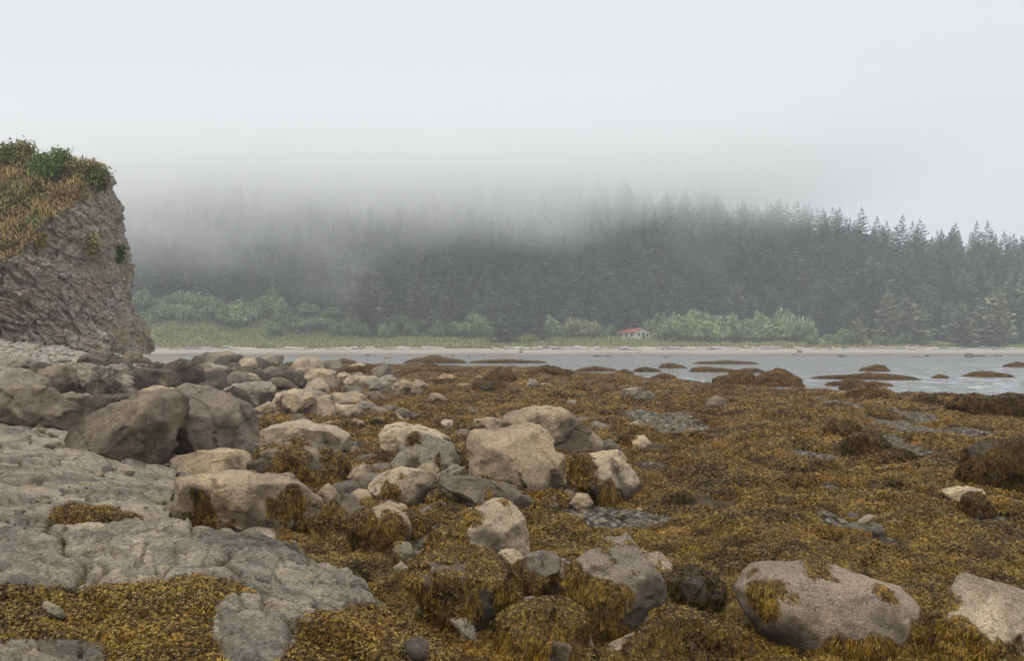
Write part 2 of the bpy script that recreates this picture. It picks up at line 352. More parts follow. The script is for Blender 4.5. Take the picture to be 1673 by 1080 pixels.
# ------------------------------------------------------------------ ground sheet (fine near, coarse far), water
def build_ground():
    th = np.concatenate([np.linspace(-1.35, -.66, 40)[:-1], np.linspace(-.66, .66, 620), np.linspace(.66, 1.35, 40)[1:]])
    rr = np.concatenate([[.5, 1.5], np.geomspace(2.6, 26, 620), np.geomspace(26, 150, 300)[1:], [170, 190, 215]])
    T, Rr = np.meshgrid(th, rr); X = Rr * np.sin(T); Y = Rr * np.cos(T)
    Z = H(X, Y)
    s = xb(Y.ravel()) - X.ravel()
    rel = np.exp(-((X.ravel() + 2.2) / 3.4) ** 4 - ((Y.ravel() - 4.5) / 3.4) ** 4); Z = Z - .15 * rel      # hollow under the outcrop
    Z = np.where(Y.ravel() > 150, -3, Z)
    wm = weed_mask(X, Y)
    bed = sm(-.2, .9, s + 1.3 * sm(11.2, 9.6, Y.ravel()) + .5 * fbm(p2(X, Y, .6, 4), 3)) * (1 - sm(17, 23, Y.ravel() + 3 * fbm(p2(X, Y, .3, 1), 2))); bed = np.where(wm > .5, bed * .25, bed)
    cob = sm(1.5, 5, s) * sm(18, 26, Y.ravel())
    peb = np.zeros(len(s)); n = fbm(p2(X, Y, .55, 2), 4)
    for (a, b, rx, ry) in GAPS: peb = np.maximum(peb, ((((X.ravel() - a) / rx) ** 2 + ((Y.ravel() - b) / ry) ** 2 + .7 * n) < 1.1) * 1.)
    q = p2(X, Y, 1.); ca, sa = math.cos(.6), math.sin(.6); q2 = np.stack([(q[:, 0] * ca + q[:, 1] * sa) * 1.6, (-q[:, 0] * sa + q[:, 1] * ca) * 3.4, q[:, 2]], 1); wq = np.stack([perlin(q * 2), perlin(q * 2 + 9), 0 * q[:, 0]], 1)
    va, ea = cells(q2 * .8 + .35 * wq); vb, eb = cells(q2 * 2.6 + .4 * wq); plate = .5 + .3 * vb[:, 1] + .2 * va[:, 2] + .2 * cells(q2 * 6 + .4 * wq)[0][:, 0]; crk = np.maximum(np.exp(-ea * 20) * (va[:, 1] > -.3), .7 * np.exp(-eb * 16) * (vb[:, 2] > 0))
    V = np.stack([X.ravel(), Y.ravel(), Z], 1)
    return link('tidal_flat', mesh('tidal_flat', V, grid_faces(len(rr), len(th))[:, ::-1], M_GROUND, True, {'bedrock': bed, 'cobble': cob, 'pebble': peb, 'plate': plate, 'crack': crk}))
tag(build_ground(), 'low tide shore of mud, pebbles and grey bedrock under the rockweed', 'ground', None, 'structure')

def water_mat():
    t = NT('sea_water', .16, 1.); pos = t.n('ShaderNodeNewGeometry').outputs['Position']
    mp = t.n('ShaderNodeMapping', {'Vector': pos, 'Scale': (1., .55, 1.)}).outputs[0]
    calm = t.ramp(t.n('ShaderNodeTexNoise', {'Vector': t.n('ShaderNodeMapping', {'Vector': pos, 'Scale': (.010, .05, 1.)}).outputs[0], 'Scale': 1., 'Detail': 3.}).outputs[0], (.36, g3(.30)), (.54, g3(1.)))
    def wav(sc): return t.n('ShaderNodeVectorMath', {0: t.n('ShaderNodeTexNoise', {'Vector': mp, 'Scale': sc, 'Detail': 3.}).outputs['Color'], 1: (.5, .5, .5)}, operation='SUBTRACT').outputs[0]
    wv = t.n('ShaderNodeVectorMath', {0: t.n('ShaderNodeVectorMath', {0: wav(2.2), 1: wav(.6)}, operation='ADD').outputs[0], 1: (.55, .55, 0.)}, operation='MULTIPLY').outputs[0]
    wv = t.n('ShaderNodeVectorMath', {0: wv, 'Scale': calm}, operation='SCALE').outputs[0]
    n = t.n('ShaderNodeVectorMath', {0: t.n('ShaderNodeVectorMath', {0: wv, 1: (0., 0., 1.)}, operation='ADD').outputs[0]}, operation='NORMALIZE').outputs[0]
    t.b.inputs['IOR'].default_value = 1.8
    return t.done((.33, .35, .36), n)
link_w = mesh('water', np.array([[-900, 20, WATER], [900, 20, WATER], [900, 320, WATER], [-900, 320, WATER]]), np.array([[0, 1, 2, 3]]), water_mat(), False)
tag(link('water', link_w), 'pale calm sea water between the weedy flat and the far beach', 'water', None, 'structure')

# ------------------------------------------------------------------ far shore: beach and hillside
def ridge(x): return np.interp(x, [-260, -120, -34, 45, 125, 165, 205, 300, 420], [68, 66, 64, 55, 41, 30, 25, 21, 20])
def front(x): return np.interp(x, [-260, -120, -60, -30, 0, 40, 55, 98, 110, 160, 300], [308, 303, 296, 292, 292, 293, 300, 300, 282, 266, 262])
def T(x, y):
    x = np.asarray(x, float).ravel(); y = np.asarray(y, float).ravel()
    z = np.interp(y, [185, 200, 245, 252, 270, 280, 292], [-1.2, -.36, 1.15, 1.5, 2.6, 3.9, 5])
    y0 = np.interp(x, [-260, -120, -40, 0, 100, 170, 300], [270, 272, 284, 290, 292, 275, 270]); y1 = np.interp(x, [-200, 0, 200], [405, 385, 345])
    tt = np.clip((y - y0) / (y1 - y0), 0, 1); z += (ridge(x) - 5) * (tt * .65 + .35 * sm(0, 1, tt)) - np.where(y > 292, 0, 0)
    z += sm(255, 300, y) * (1.2 * fbm(p2(x, y, .02, 6), 3)) + sm(248, 258, y) * .35 * fbm(p2(x, y, .15, 9), 3)
    return z
def far_mat():
    t = NT('far_shore', .9, .1); pos = t.n('ShaderNodeNewGeometry').outputs['Position']
    sand = t.mix(t.noise(pos, .4, 5), (.28, .255, .225), (.43, .40, .365)); sand = t.mix(t.ramp(t.attr('low'), (0., g3(0)), (1., g3(.75))), sand, t.mix(t.ramp(t.noise(pos, .35, 4), (.45, g3(0)), (.6, g3(1))), (.17, .15, .13), (.11, .075, .04)))
    gr = t.ramp(t.noise(pos, .09, 5), (.35, (.13, .175, .065)), (.5, (.20, .225, .08)), (.65, (.31, .27, .10)))
    gr = t.mix(1., gr, t.ramp(t.noise(pos, 1.2, 4), (.3, g3(.7)), (.7, g3(1.25))), 'MULTIPLY')
    c = t.mix(t.attr('grass'), sand, gr); c = t.mix(t.attr('wood'), c, (.03, .035, .022))
    return t.done(c, t.bump(t.noise(pos, 1.5, 4), .5, .4))
M_FAR = far_mat()
def build_far():
    xs = np.linspace(-330, 430, 380); ys = np.concatenate([np.linspace(185, 300, 110), np.linspace(301.5, 470, 80)])
    X, Y = np.meshgrid(xs, ys); Z = T(X, Y); x, y = X.ravel(), Y.ravel()
    w = fbm(p2(x, y, .05, 3), 3) * 3
    at_ = {'grass': sm(250, 254, y + w), 'wood': sm(-3, 6, y - front(x) + w), 'low': 1 - sm(209, 230, y + 2 * w)}
    V = np.stack([x, y, Z], 1); nc = len(xs); Fc = grid_faces(len(ys), nc)[:, ::-1]; cut = 62
    k = Fc.max(1) // nc <= cut
    tag(link('beach', mesh('beach', V[:(cut + 1) * nc], Fc[k], M_FAR, True, {a: b[:(cut + 1) * nc] for a, b in at_.items()})), 'pale sandy beach along the far shore below the forest', 'beach', None, 'structure')
    lo = cut * nc
    tag(link('hillside', mesh('hillside', V[lo:], Fc[~k] - lo, M_FAR, True, {a: b[lo:] for a, b in at_.items()})), 'forested hillside climbing into the fog behind the beach', 'hill', None, 'structure')
build_far()

# ------------------------------------------------------------------ spruces
def spruce(seed, hgt, rad, ragged=0., nb=95, dead=0.):
    rng = np.random.default_rng(seed); V = []; Fc = []; tip = []
    def quad(a, b, c, d, tp):
        k = len(V); V.extend([a, b, c, d]); Fc.append((k, k + 1, k + 2, k + 3)); tip.extend(tp)
    lean = rng.normal(0, .012, 2)
    az = rng.uniform(0, 6.28); lop = rng.uniform(0, .35)
    for i in range(nb):
        z = .06 + .93 * ((i + rng.uniform(0, 1)) / nb) ** .92
        a = i * 2.4 + rng.normal(0, .35)
        r = rad * (min(1., (1 - z) * 1.75) ** .8) * min(1., .45 + z * 2.4) * rng.uniform(.62, 1.12) * (1 + lop * math.cos(a - az)) + .12 * rad * (1 - z)
        if rng.uniform() < ragged * .6: continue
        if ragged and rng.uniform() < ragged: r *= rng.uniform(.3, 1.45)
        if dead and z > 1 - dead: r *= .25
        o = np.array([lean[0] * z * hgt, lean[1] * z * hgt, z * hgt]); d = np.array([math.cos(a), math.sin(a), 0]); s = np.array([-d[1], d[0], 0])
        el = .30 * z ** 2 - .22; n = 4 if r > .35 * rad else 3
        def pt(u): return o + d * r * u + np.array([0, 0, r * (el * u - .18 * u * (1 - u) + .14 * u ** 3)])
        prev = pt(.1)
        for k in range(n):
            u0, u1 = .1 + .9 * k / n, .1 + .9 * (k + 1) / n; p0, p1 = pt(u0), pt(u1)
            w = r * (.34 * (1 - .55 * u0)) + .25; hang = rng.uniform(.35, .85) * (.35 + .07 * hgt / 3) * (1 - z * .45)
            for sg in (-1, 1):
                j = rng.normal(0, .16, 3) * w
                e0 = p0 + s * sg * w * rng.uniform(.5, .9) + d * w * .35 + np.array([0, 0, -hang * rng.uniform(.3, 1.)]) + j
                e1 = p1 + s * sg * w * .45 * rng.uniform(.4, 1.) + d * w * .45 + np.array([0, 0, -hang * .5 * rng.uniform(0, 1)])
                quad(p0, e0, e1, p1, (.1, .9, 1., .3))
            quad(p0, p0 + np.array([0, 0, -hang]) + s * rng.normal(0, .3), p1 + np.array([0, 0, -hang * .6]) + d * .2, p1, (.1, .55, .7, .2))
    for k in range(5):                                     # leader
        a = k * 1.3; d = np.array([math.cos(a), math.sin(a), 0]); z = hgt * (.955 + .012 * k); c = np.array([lean[0] * hgt, lean[1] * hgt, 0])
        quad(c + np.array([0, 0, z - .4]), c + d * .5 + np.array([0, 0, z - .2]), c + d * .25 + np.array([0, 0, z + .4]), c + np.array([0, 0, z + .8]), (.2, 1, 1, .6))
    V = np.array(V); rn = np.repeat(rng.uniform(0, 1, len(Fc)), 4)
    return mesh('spruce_crown', V, np.array(Fc), M_NEEDLE, True, {'tip': np.array(tip, float), 'rnd': rn}), lean
def tube(pts, rads, n=7):
    pts = np.asarray(pts, float); V = []; m = len(pts)
    for i in range(m):
        d = norm(pts[min(i + 1, m - 1)] - pts[max(i - 1, 0)]); a = norm(np.cross(d, [.31, .87, .2])); b = np.cross(d, a)
        for k in range(n): V.append(pts[i] + rads[i] * (a * math.cos(6.2832 * k / n) + b * math.sin(6.2832 * k / n)))
    Fc = grid_faces(m, n, True).tolist()
    c0, c1 = len(V), len(V) + 1; V += [pts[0], pts[-1]]
    for k in range(n): Fc.append((c0, (k + 1) % n, k, k)); Fc.append((c1, (m - 1) * n + k, (m - 1) * n + (k + 1) % n, (m - 1) * n + (k + 1) % n))
    return np.array(V), np.array(Fc)
def clean(V, Fc, name, mat, smooth=True):
    me = bpy.data.meshes.new(name); me.from_pydata(V.tolist(), [], [list(dict.fromkeys(f)) for f in np.asarray(Fc).tolist()]); me.materials.append(mat)
    me.polygons.foreach_set('use_smooth', np.full(len(me.polygons), smooth, bool)); me.update(); return me
KINDS = []
for i, (h, r, rg, nb, dd) in enumerate(((30, 6.2, .1, 115, 0), (33, 6.8, .2, 115, 0), (26, 6.6, .12, 105, 0), (28, 6.2, .4, 110, 0), (24, 7.0, .25, 100, 0), (34, 6.6, .3, 120, .07), (18, 4.8, 0, 85, 0))):
    cm, lean = spruce(40 + i, h, r, rg, nb, dd)
    zz = np.linspace(-.6, h * .97, 7)
    V, Fc = tube([(lean[0] * max(z, 0), lean[1] * max(z, 0), z) for z in zz], [.02 + .38 * (1 - max(z, 0) / h) for z in zz], 6)
    KINDS.append((h, cm, clean(V, Fc, 'spruce_trunk', M_BARK)))
GREENS = [(.056, .092, .070), (.076, .108, .074), (.044, .078, .064), (.095, .118, .080), (.062, .104, .080), (.118, .120, .084)]
def tree(x, y, hgt, kind, colr, label, group=None, yaw=0., zoff=-.3, wide=1.):
    h0, cm, tm = KINDS[kind]; s = hgt / h0
    o = bpy.data.objects.new('spruce_tree', None); COL.objects.link(o); o.location = (x, y, float(T(x, y)[0]) + zoff); o.rotation_euler[2] = yaw; o.scale = (s * wide, s * wide, s); o.empty_display_size = .5
    tag(o, label, 'tree', group)
    a = link('crown', cm, o); a.color = (*colr, 1); link('trunk', tm, o)
    return o
def forest():
    rng = np.random.default_rng(3); pts = []
    for y in np.arange(258, 436, 4.9):
        for x in np.arange(-235, 262, 5.3):
            a, b = x + rng.uniform(-2.5, 2.5), y + rng.uniform(-2.4, 2.4); f = float(front(a)); 
            dy = b - f
            if dy < 0 or b > np.interp(a, [-200, 0, 200], [425, 405, 368]): continue
            if dy < 12 and rng.uniform() < .2: continue
            pts.append((a, b, dy))
    pts = np.array(pts)
    inview = np.abs(pts[:, 0] / pts[:, 1]) < .61
    left = pts[:, 0] / pts[:, 1] < -.44                    # behind the tall cliff
    score = pts[:, 2] + np.where(inview & ~left, 0, 1000); order = np.argsort(score); first = order[:286]; rest = order[286:]
    def hg(a, dy): return (13 + 11 * rng.uniform(0, 1) ** 1.4) * (.62 + .38 * min(1, dy / 22)) * (1. if a > -40 else .9)
    zones = [(-1e9, -60, 'dark misty spruce above the left grassy bank, half lost in low fog'), (-60, 0, 'tall dark spruce in the dense wood behind the left beach shrubs'),
             (0, 52, 'tall grey green spruce in the wood behind the small red roofed cabin'), (52, 108, 'tall dark spruce rising behind the pale green willow thicket'), (108, 1e9, 'dark spruce in the clear wood right of the willow thicket')]
    for i in first:
        a, b, dy = pts[i]; lab = next(z for z in zones if z[0] <= a < z[1])[2]
        k = int(rng.choice([0, 1, 2, 3, 4, 5], p=[.22, .2, .2, .16, .12, .1])); c = np.array(GREENS[rng.integers(0, 6)]) * rng.uniform(.8, 1.7)
        tree(a, b, hg(a, dy), k, c, lab, lab.replace('spruce', 'spruces', 1), rng.uniform(0, 6.28), wide=rng.uniform(1.05, 1.6))
    P = pts[rest]; z = T(P[:, 0], P[:, 1]) - .3
    hs = np.array([hg(a, dy) for a, _, dy in P]); 
    o = scatter('forest', np.stack([P[:, 0], P[:, 1], z], 1), np.stack([0 * z, 0 * z, rng.uniform(0, 6.28, len(z))], 1), hs / 29., [KINDS[k][1] for k in (0, 1, 2, 3)], M_NEEDLE, 'mass of dark spruces higher on the fog covered hillside', 'forest', rng)
    o.color = (.066, .10, .078, 1)
forest()
for px, py, hp, k, dD, c, lab, wd in (
        (830, 566, 78, 6, 268, (.055, .062, .042), 'bushy dark spruce standing alone at the beach edge left of the cabin', 1.5),
        (886, 566, 52, 6, 270, (.048, .058, .042), 'smaller dark spruce beside the bushy beach edge spruce', 1.4),
        (1030, 553, 70, 6, 287, (.042, .056, .04), 'cone shaped dark spruce directly behind the red roofed cabin', 1.15),
        (990, 553, 62, 6, 289, (.04, .055, .042), 'narrow dark spruce just left of the cabin', 1.1),
        (597, 557, 110, 4, 290, (0.123, 0.119, 0.088), 'broad brownish spruce with drooping boughs above the left grass bank', 1.25),
        (680, 553, 95, 3, 292, (0.131, 0.126, 0.091), 'ragged pale spruce with bare twigs beside the broad brownish one', 1.3),
        (735, 556, 78, 4, 288, (.06, .064, .05), 'rounded spruce between the ragged spruce and the yellow grass bank', 1.3),
        (1402, 566, 50, 6, 258, (0.263, 0.236, 0.149), 'short pale tan conifer on the beach right of the willow thicket', 1.35),
        (1450, 566, 95, 3, 259, (0.193, 0.184, 0.123), 'tall pale straggly spruce beside the short tan conifer', 1.1),
        (1480, 567, 88, 4, 259, (0.158, 0.158, 0.105), 'shaggy olive spruce with wide drooping boughs right of the straggly one', 1.1),
        (1575, 567, 76, 6, 259, (0.149, 0.158, 0.105), 'bushy mid green spruce near the beach, second from the frame edge', 1.25),
        (1632, 567, 98, 4, 259, (0.21, 0.201, 0.131), 'broad pale spruce with visible limbs near the right edge of the beach', 1.2),
        (1205, 545, 88, 1, 299, (0.149, 0.158, 0.105), 'pale topped spruce rising above the middle of the willow thicket', 1.0)):
    p = at(px, py, dD); tree(p[0], dD, hp / F * dD, k, c, lab, None, px * .1, wide=wd)

def snag(px, py, dD, hp, lab, seed):
    rng = np.random.default_rng(seed); p = at(px, py, dD); h = hp / F * dD
    o = bpy.data.objects.new('dead_tree', None); COL.objects.link(o); o.location = (p[0], dD, float(T(p[0], dD)[0]) - .3); tag(o, lab, 'tree')
    V, Fc = tube([(0, 0, 0), (.1, 0, h * .4), (.25, .1, h * .75), (.2, .1, h)], [.36, .28, .17, .05], 7); link('trunk', clean(V, Fc, 'trunk', M_DRIFT), o).color = (.36, .35, .33, 1)
    for k in range(12):
        z = h * rng.uniform(.45, .97); a = rng.uniform(0, 6.28); r = rng.uniform(.8, 2.6) * (1.3 - z / h)
        V, Fc = tube([(.15, .05, z), (r * .5 * math.cos(a), r * .5 * math.sin(a), z + .1), (r * math.cos(a), r * math.sin(a), z + r * .35)], [.11, .08, .03], 5)
        link('branch', clean(V, Fc, 'branch', M_DRIFT), o).color = (.36, .35, .33, 1)
#snag(1024, 553, 291.5, 92, 'bare grey dead treetop sticking up above the cabin', 5)
#snag(415, 520, 299, 80, 'bare pale dead tree in the mist above the left shrubs', 6)
#snag(1342, 565, 284, 95, 'thin bare dead trunk among the spruces right of the willow thicket', 8)

# ------------------------------------------------------------------ broadleaf shrubs and meadow
def shrub_mesh(seed, n=620, lobes=7, leaf=.34):
    rng = np.random.default_rng(seed); V = []; Fc = []; tips = []; rn = []
    for k in range(lobes):
        a = rng.uniform(0, 6.28); rr = rng.uniform(.0, .72); c = np.array([rr * math.cos(a), rr * math.sin(a) * .8, rng.uniform(.25, .62)]); rad = np.array([rng.uniform(.3, .5), rng.uniform(.3, .5), rng.uniform(.24, .38)])
        m = n // lobes; d = norm(rng.normal(size=(m, 3))); d[:, 2] = np.abs(d[:, 2]) * 1.2 - .25; d = norm(d); P = c + d * rad * rng.uniform(.7, 1.12, (m, 1))
        P[:, 2] = np.maximum(P[:, 2], .02)
        N = norm(d + .55 * rng.normal(size=(m, 3))); u = norm(np.cross(N, rng.normal(size=(m, 3)))); v = np.cross(N, u); s = leaf * .3 * rng.uniform(.6, 1.3, (m, 1)) 
        b = len(V) and sum(len(q) for q in V)
        q = np.stack([P - u * s, P - v * s * .55, P + u * s * 1.1, P + v * s * .55], 1).reshape(-1, 3); V.append(q)
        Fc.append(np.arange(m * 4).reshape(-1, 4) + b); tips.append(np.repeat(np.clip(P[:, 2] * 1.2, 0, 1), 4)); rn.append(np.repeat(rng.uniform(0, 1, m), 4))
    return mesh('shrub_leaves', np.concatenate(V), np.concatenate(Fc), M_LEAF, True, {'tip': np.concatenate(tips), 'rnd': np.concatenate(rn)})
SHRUBS = [shrub_mesh(60 + k) for k in range(5)]
V, Fc = tube([(0, 0, -.1), (.02, .02, .2), (.08, .0, .5)], [.05, .04, .02], 6); STEM = clean(V, Fc, 'stem', M_BARK)
def shrub(x, y, w, h, colr, lab, group, seed, zoff=-.15):
    o = bpy.data.objects.new('shrub', None); COL.objects.link(o); o.location = (x, y, float(T(x, y)[0]) + zoff); o.scale = (w / 2, w / 2, h); o.rotation_euler[2] = (seed * 1.7) % 6.28
    tag(o, lab, 'shrub', group); c = link('foliage', SHRUBS[seed % 5], o); c.color = (*colr, 1); link('stem', STEM, o)
rng = np.random.default_rng(11); n = 0
def shrub_row(x0, x1, py0, py1, D0, D1, cnt, wr, hr, colr, lab, group):
    global n
    for k in range(cnt):
        px = x0 + (x1 - x0) * (k + rng.uniform(.1, .9)) / cnt; Dd = rng.uniform(D0, D1); X = (px - 836.5) / F * Dd
        shrub(X, Dd, rng.uniform(*wr), rng.uniform(*hr), np.array(colr) * rng.uniform(.8, 1.2), lab, group, n); n += 1
shrub_row(1084, 1330, 0, 0, 274, 283, 24, (8, 13), (5.0, 8.5), (.18, .24, .12), 'pale green willow bush in the thicket right of the cabin', 'willow bushes right of the cabin')
shrub_row(1078, 1310, 0, 0, 285, 293, 16, (9, 13), (7.5, 10.5), (.17, .225, .12), 'pale green willow bush in the thicket right of the cabin', 'willow bushes right of the cabin')
shrub_row(1320, 1530, 0, 0, 256, 260, 9, (5, 7), (3.5, 6), (.13, .175, .09), 'small green bush at the beach edge below the right hand spruces', 'bushes below the right hand spruces')
shrub_row(890, 1000, 0, 0, 285, 291, 9, (7, 9), (5, 9), (.155, .21, .115), 'soft green bush left of the cabin below the dark spruces', 'bushes left of the cabin')
shrub_row(920, 985, 0, 0, 281, 284, 3, (8, 10), (6, 8.5), (.20, .19, .12), 'pale greyish leafy bush left of the cabin', 'greyish bushes left of the cabin')
shrub_row(225, 470, 0, 0, 284, 301, 24, (9, 14), (5, 8), (.15, .205, .10), 'misty green bush on the slope above the left grass bank', 'bushes on the misty left slope')
shrub_row(440, 780, 0, 0, 278, 296, 26, (7, 11), (4, 7.5), (.115, .16, .075), 'dull green bush between the grass bank and the spruces', 'bushes between grass bank and spruces')
shrub_row(740, 830, 0, 0, 280, 290, 5, (8, 11), (6, 9), (.17, .23, .11), 'bright green bush beside the yellow grass bank', 'bushes beside the yellow grass bank')
def meadow():
    rng = np.random.default_rng(21); n = 9000; x = rng.uniform(-150, 130, n); y = rng.uniform(251, 300, n)
    k = (y < front(x) - 2) & ~((x > 44) & (x < 104) & (y > 268)); x, y = x[k], y[k]; P = np.stack([x, y, T(x, y)], 1)
    vs = []
    for s in range(3):
        r = np.random.default_rng(s); q = r.normal(0, .35, (26, 3)); q[:, 2] = 0
        vs.append(frond_mesh('grass_tuft', q, norm(np.array([0, 0, 1.]) + .3 * r.normal(size=(26, 3))), .55, .16, r, M_GRASS, droop=.2, lift=1.3, fork=False))
    o = scatter('meadow_grass', P, np.stack([0 * x, 0 * x, rng.uniform(0, 6, len(x))], 1), rng.uniform(.6, 1.7, len(x)), vs, M_GRASS, 'rough green and yellow grass on the bank behind the beach', 'grass', rng); o.color = (.22, .24, .085, 1)
meadow()

# ------------------------------------------------------------------ cabin
def cabin():
    p = at(1050, 557, 279); X, Y = p[0], 279.; z = 4.6
    def plain(name, c, r=.8):
        t = NT(name, r, .2); return t.done(t.mix(1., (*c, 1), t.ramp(t.noise(t.n('ShaderNodeTexCoord').outputs['Object'], 1.6, 5), (.3, g3(.72)), (.7, g3(1.12))), 'MULTIPLY'))
    mw, mr, md, mg = plain('weathered_white_boards', (.62, .62, .56)), plain('red_roof_sheets', (.36, .13, .065)), plain('dark_doorway', (.03, .03, .03)), plain('window_dark', (.09, .10, .10), .25)
    root = bpy.data.objects.new('cabin', None); COL.objects.link(root); root.location = (X, Y, z); root.rotation_euler[2] = R(32)
    tag(root, 'small white wooden cabin with red roof in front of the forest', 'cabin')
    def box(x0, x1, y0, y1, z0, z1):
        V = [(x, y, q) for q in (z0, z1) for x, y in ((x0, y0), (x1, y0), (x1, y1), (x0, y1))]
        return V, [(3, 2, 1, 0), (4, 5, 6, 7), (0, 1, 5, 4), (1, 2, 6, 5), (2, 3, 7, 6), (3, 0, 4, 7)]
    def part(name, boxes, mat, par=root):
        V, Fc = [], []
        for b in boxes:
            v, f = b; k = len(V); V += v; Fc += [tuple(i + k for i in q) for q in f]
        me = bpy.data.meshes.new(name); me.from_pydata(V, [], Fc); me.materials.append(mat); return link(name, me, par)
    # gable end faces -y (towards the water), long side faces -x under the red slope
    w, l, hw, hr = 3.1, 8.5, 2.15, 3.35
    part('wall', [([(-w, 0, -1.4), (w, 0, -1.4), (w, l, -1.4), (-w, l, -1.4), (-w, 0, hw), (w, 0, hw), (w, l, hw), (-w, l, hw), (0, 0, hr), (0, l, hr)],
                   [(3, 2, 1, 0), (0, 1, 5, 8, 4), (1, 2, 6, 5), (2, 3, 7, 9, 6), (3, 0, 4, 7), (4, 8, 9, 7), (5, 6, 9, 8)])], mw)
    def slab(sg):
        sl = (hr - hw) / w; xo = w + .55; t = .09
        a = [(0, -.35, hr + .03), (sg * xo, -.35, hr - sl * xo + .03), (sg * xo, l + .35, hr - sl * xo + .03), (0, l + .35, hr + .03)]
        return (a + [(x, y, q + t) for x, y, q in a], [(0, 1, 2, 3), (7, 6, 5, 4), (0, 4, 5, 1), (1, 5, 6, 2), (2, 6, 7, 3), (3, 7, 4, 0)])
    part('roof', [slab(-1), slab(1)], mr)
    part('door', [box(-.15, .75, -.05, -.01, -.2, 1.9)], md)
    for x0 in (-2.2, 1.35):
        fr = part('window', [box(x0, x0 + 1.15, -.07, -.01, .75, 1.75)], mw); part('pane', [box(x0 + .1, x0 + 1.05, -.10, -.075, .85, 1.65)], mg, fr)
    for y0 in (1.0, 3.8, 6.4):
        fr = part('window', [box(-w - .06, -w - .01, y0, y0 + 1.4, .5, 1.7)], mw); part('pane', [box(-w - .10, -w - .065, y0 + .1, y0 + 1.3, .6, 1.6)], mg, fr)
cabin()

# ------------------------------------------------------------------ driftwood on the far beach
def driftwood():
    rng = np.random.default_rng(31); meshes = []
    for k in range(5):
        L = rng.uniform(.8, 1.2); b = rng.normal(0, .04, (5, 2)); pts = [((i / 4 - .5) * L, b[i, 0], b[i, 1] * .5) for i in range(5)]
        V, Fc = tube(pts, [.06, .055, .05, .042, .03], 7); meshes.append(clean(V, Fc, 'driftwood_log', M_DRIFT))
    for k in range(95):
        px = rng.uniform(245, 1673); Dd = rng.uniform(243, 252); X = (px - 836.5) / F * Dd
        o = link('driftwood_log', meshes[k % 5]); L = rng.uniform(2.5, 9); o.scale = (L, rng.uniform(4, 8), rng.uniform(4, 8)); o.rotation_euler = (0, rng.normal(0, .05), rng.normal(0, .5))
        o.location = (X, Dd, float(T(X, Dd)[0]) + .22); o.color = (*(np.array([.56, .54, .50]) * rng.uniform(.55, 1.15)), 1)
        where = 'left of the cabin' if px < 1000 else 'right of the cabin'
        tag(o, f'bleached driftwood log on the far beach, {where}', 'log', f'driftwood logs {where}')
driftwood()

# ------------------------------------------------------------------ the tall cliff on the left
def cliff_mat():
    t = NT('cliff_rock', .9, .2); pos = t.n('ShaderNodeTexCoord').outputs['Object']
    mp = t.n('ShaderNodeMapping', {'Vector': pos, 'Rotation': (.35, .5, 0.), 'Scale': (1., 1., 2.1)}).outputs[0]
    a = t.noise(mp, .8, 7, .65); b = t.noise(mp, 3.2, 7, .68); f = t.noise(mp, 14, 5, .7)
    c = t.ramp(a, (.30, (.26, .24, .205)), (.46, (.46, .42, .355)), (.60, (.60, .54, .45)), (.75, (.70, .63, .52)))
    c = t.mix(1., c, t.ramp(b, (.3, g3(.5)), (.5, g3(1.)), (.7, g3(1.5))), 'MULTIPLY')
    c = t.mix(1., c, t.ramp(f, (.3, g3(.65)), (.5, g3(1.)), (.7, g3(1.4))), 'MULTIPLY')
    z = t.n('ShaderNodeSeparateXYZ', {0: pos})
    och = t.math('MULTIPLY', t.ramp(t.noise(pos, .55, 6, .65), (.42, g3(0)), (.60, g3(.85))), t.ramp(t.noise(pos, 5, 4, .7), (.42, g3(.1)), (.62, g3(1))))
    c = t.mix(och, c, (.42, .29, .13))
    c = t.mix(t.math('MULTIPLY', t.ramp(t.noise(pos, 1.1, 5), (.60, g3(0)), (.70, g3(.8))), t.ramp(f, (.45, g3(0)), (.6, g3(1)))), c, (.36, .17, .05))
    vo = t.n('ShaderNodeTexVoronoi', {'Vector': t.n('ShaderNodeMixRGB', {0: .25, 1: mp, 2: t.n('ShaderNodeTexNoise', {'Vector': mp, 'Scale': 1.5, 'Detail': 5}).outputs['Color']}).outputs[0], 'Scale': 1.1}, feature='DISTANCE_TO_EDGE').outputs['Distance']
    cr = t.ramp(vo, (0., g3(1)), (.035, g3(0))); c = t.mix(t.math('MULTIPLY', cr, .7), c, (.03, .027, .024))
    gm = t.attr('turf'); gcol = t.ramp(t.noise(pos, 2.4, 5), (.35, (.10, .085, .03)), (.5, (.19, .15, .06)), (.65, (.24, .18, .085)))
    c = t.mix(gm, c, gcol)
    n = t.bump(b, 1., .36); n = t.bump(f, 1., .11, n); n = t.bump(cr, -.8, .12, n)
    return t.done(c, n)
M_CLIFF = cliff_mat()
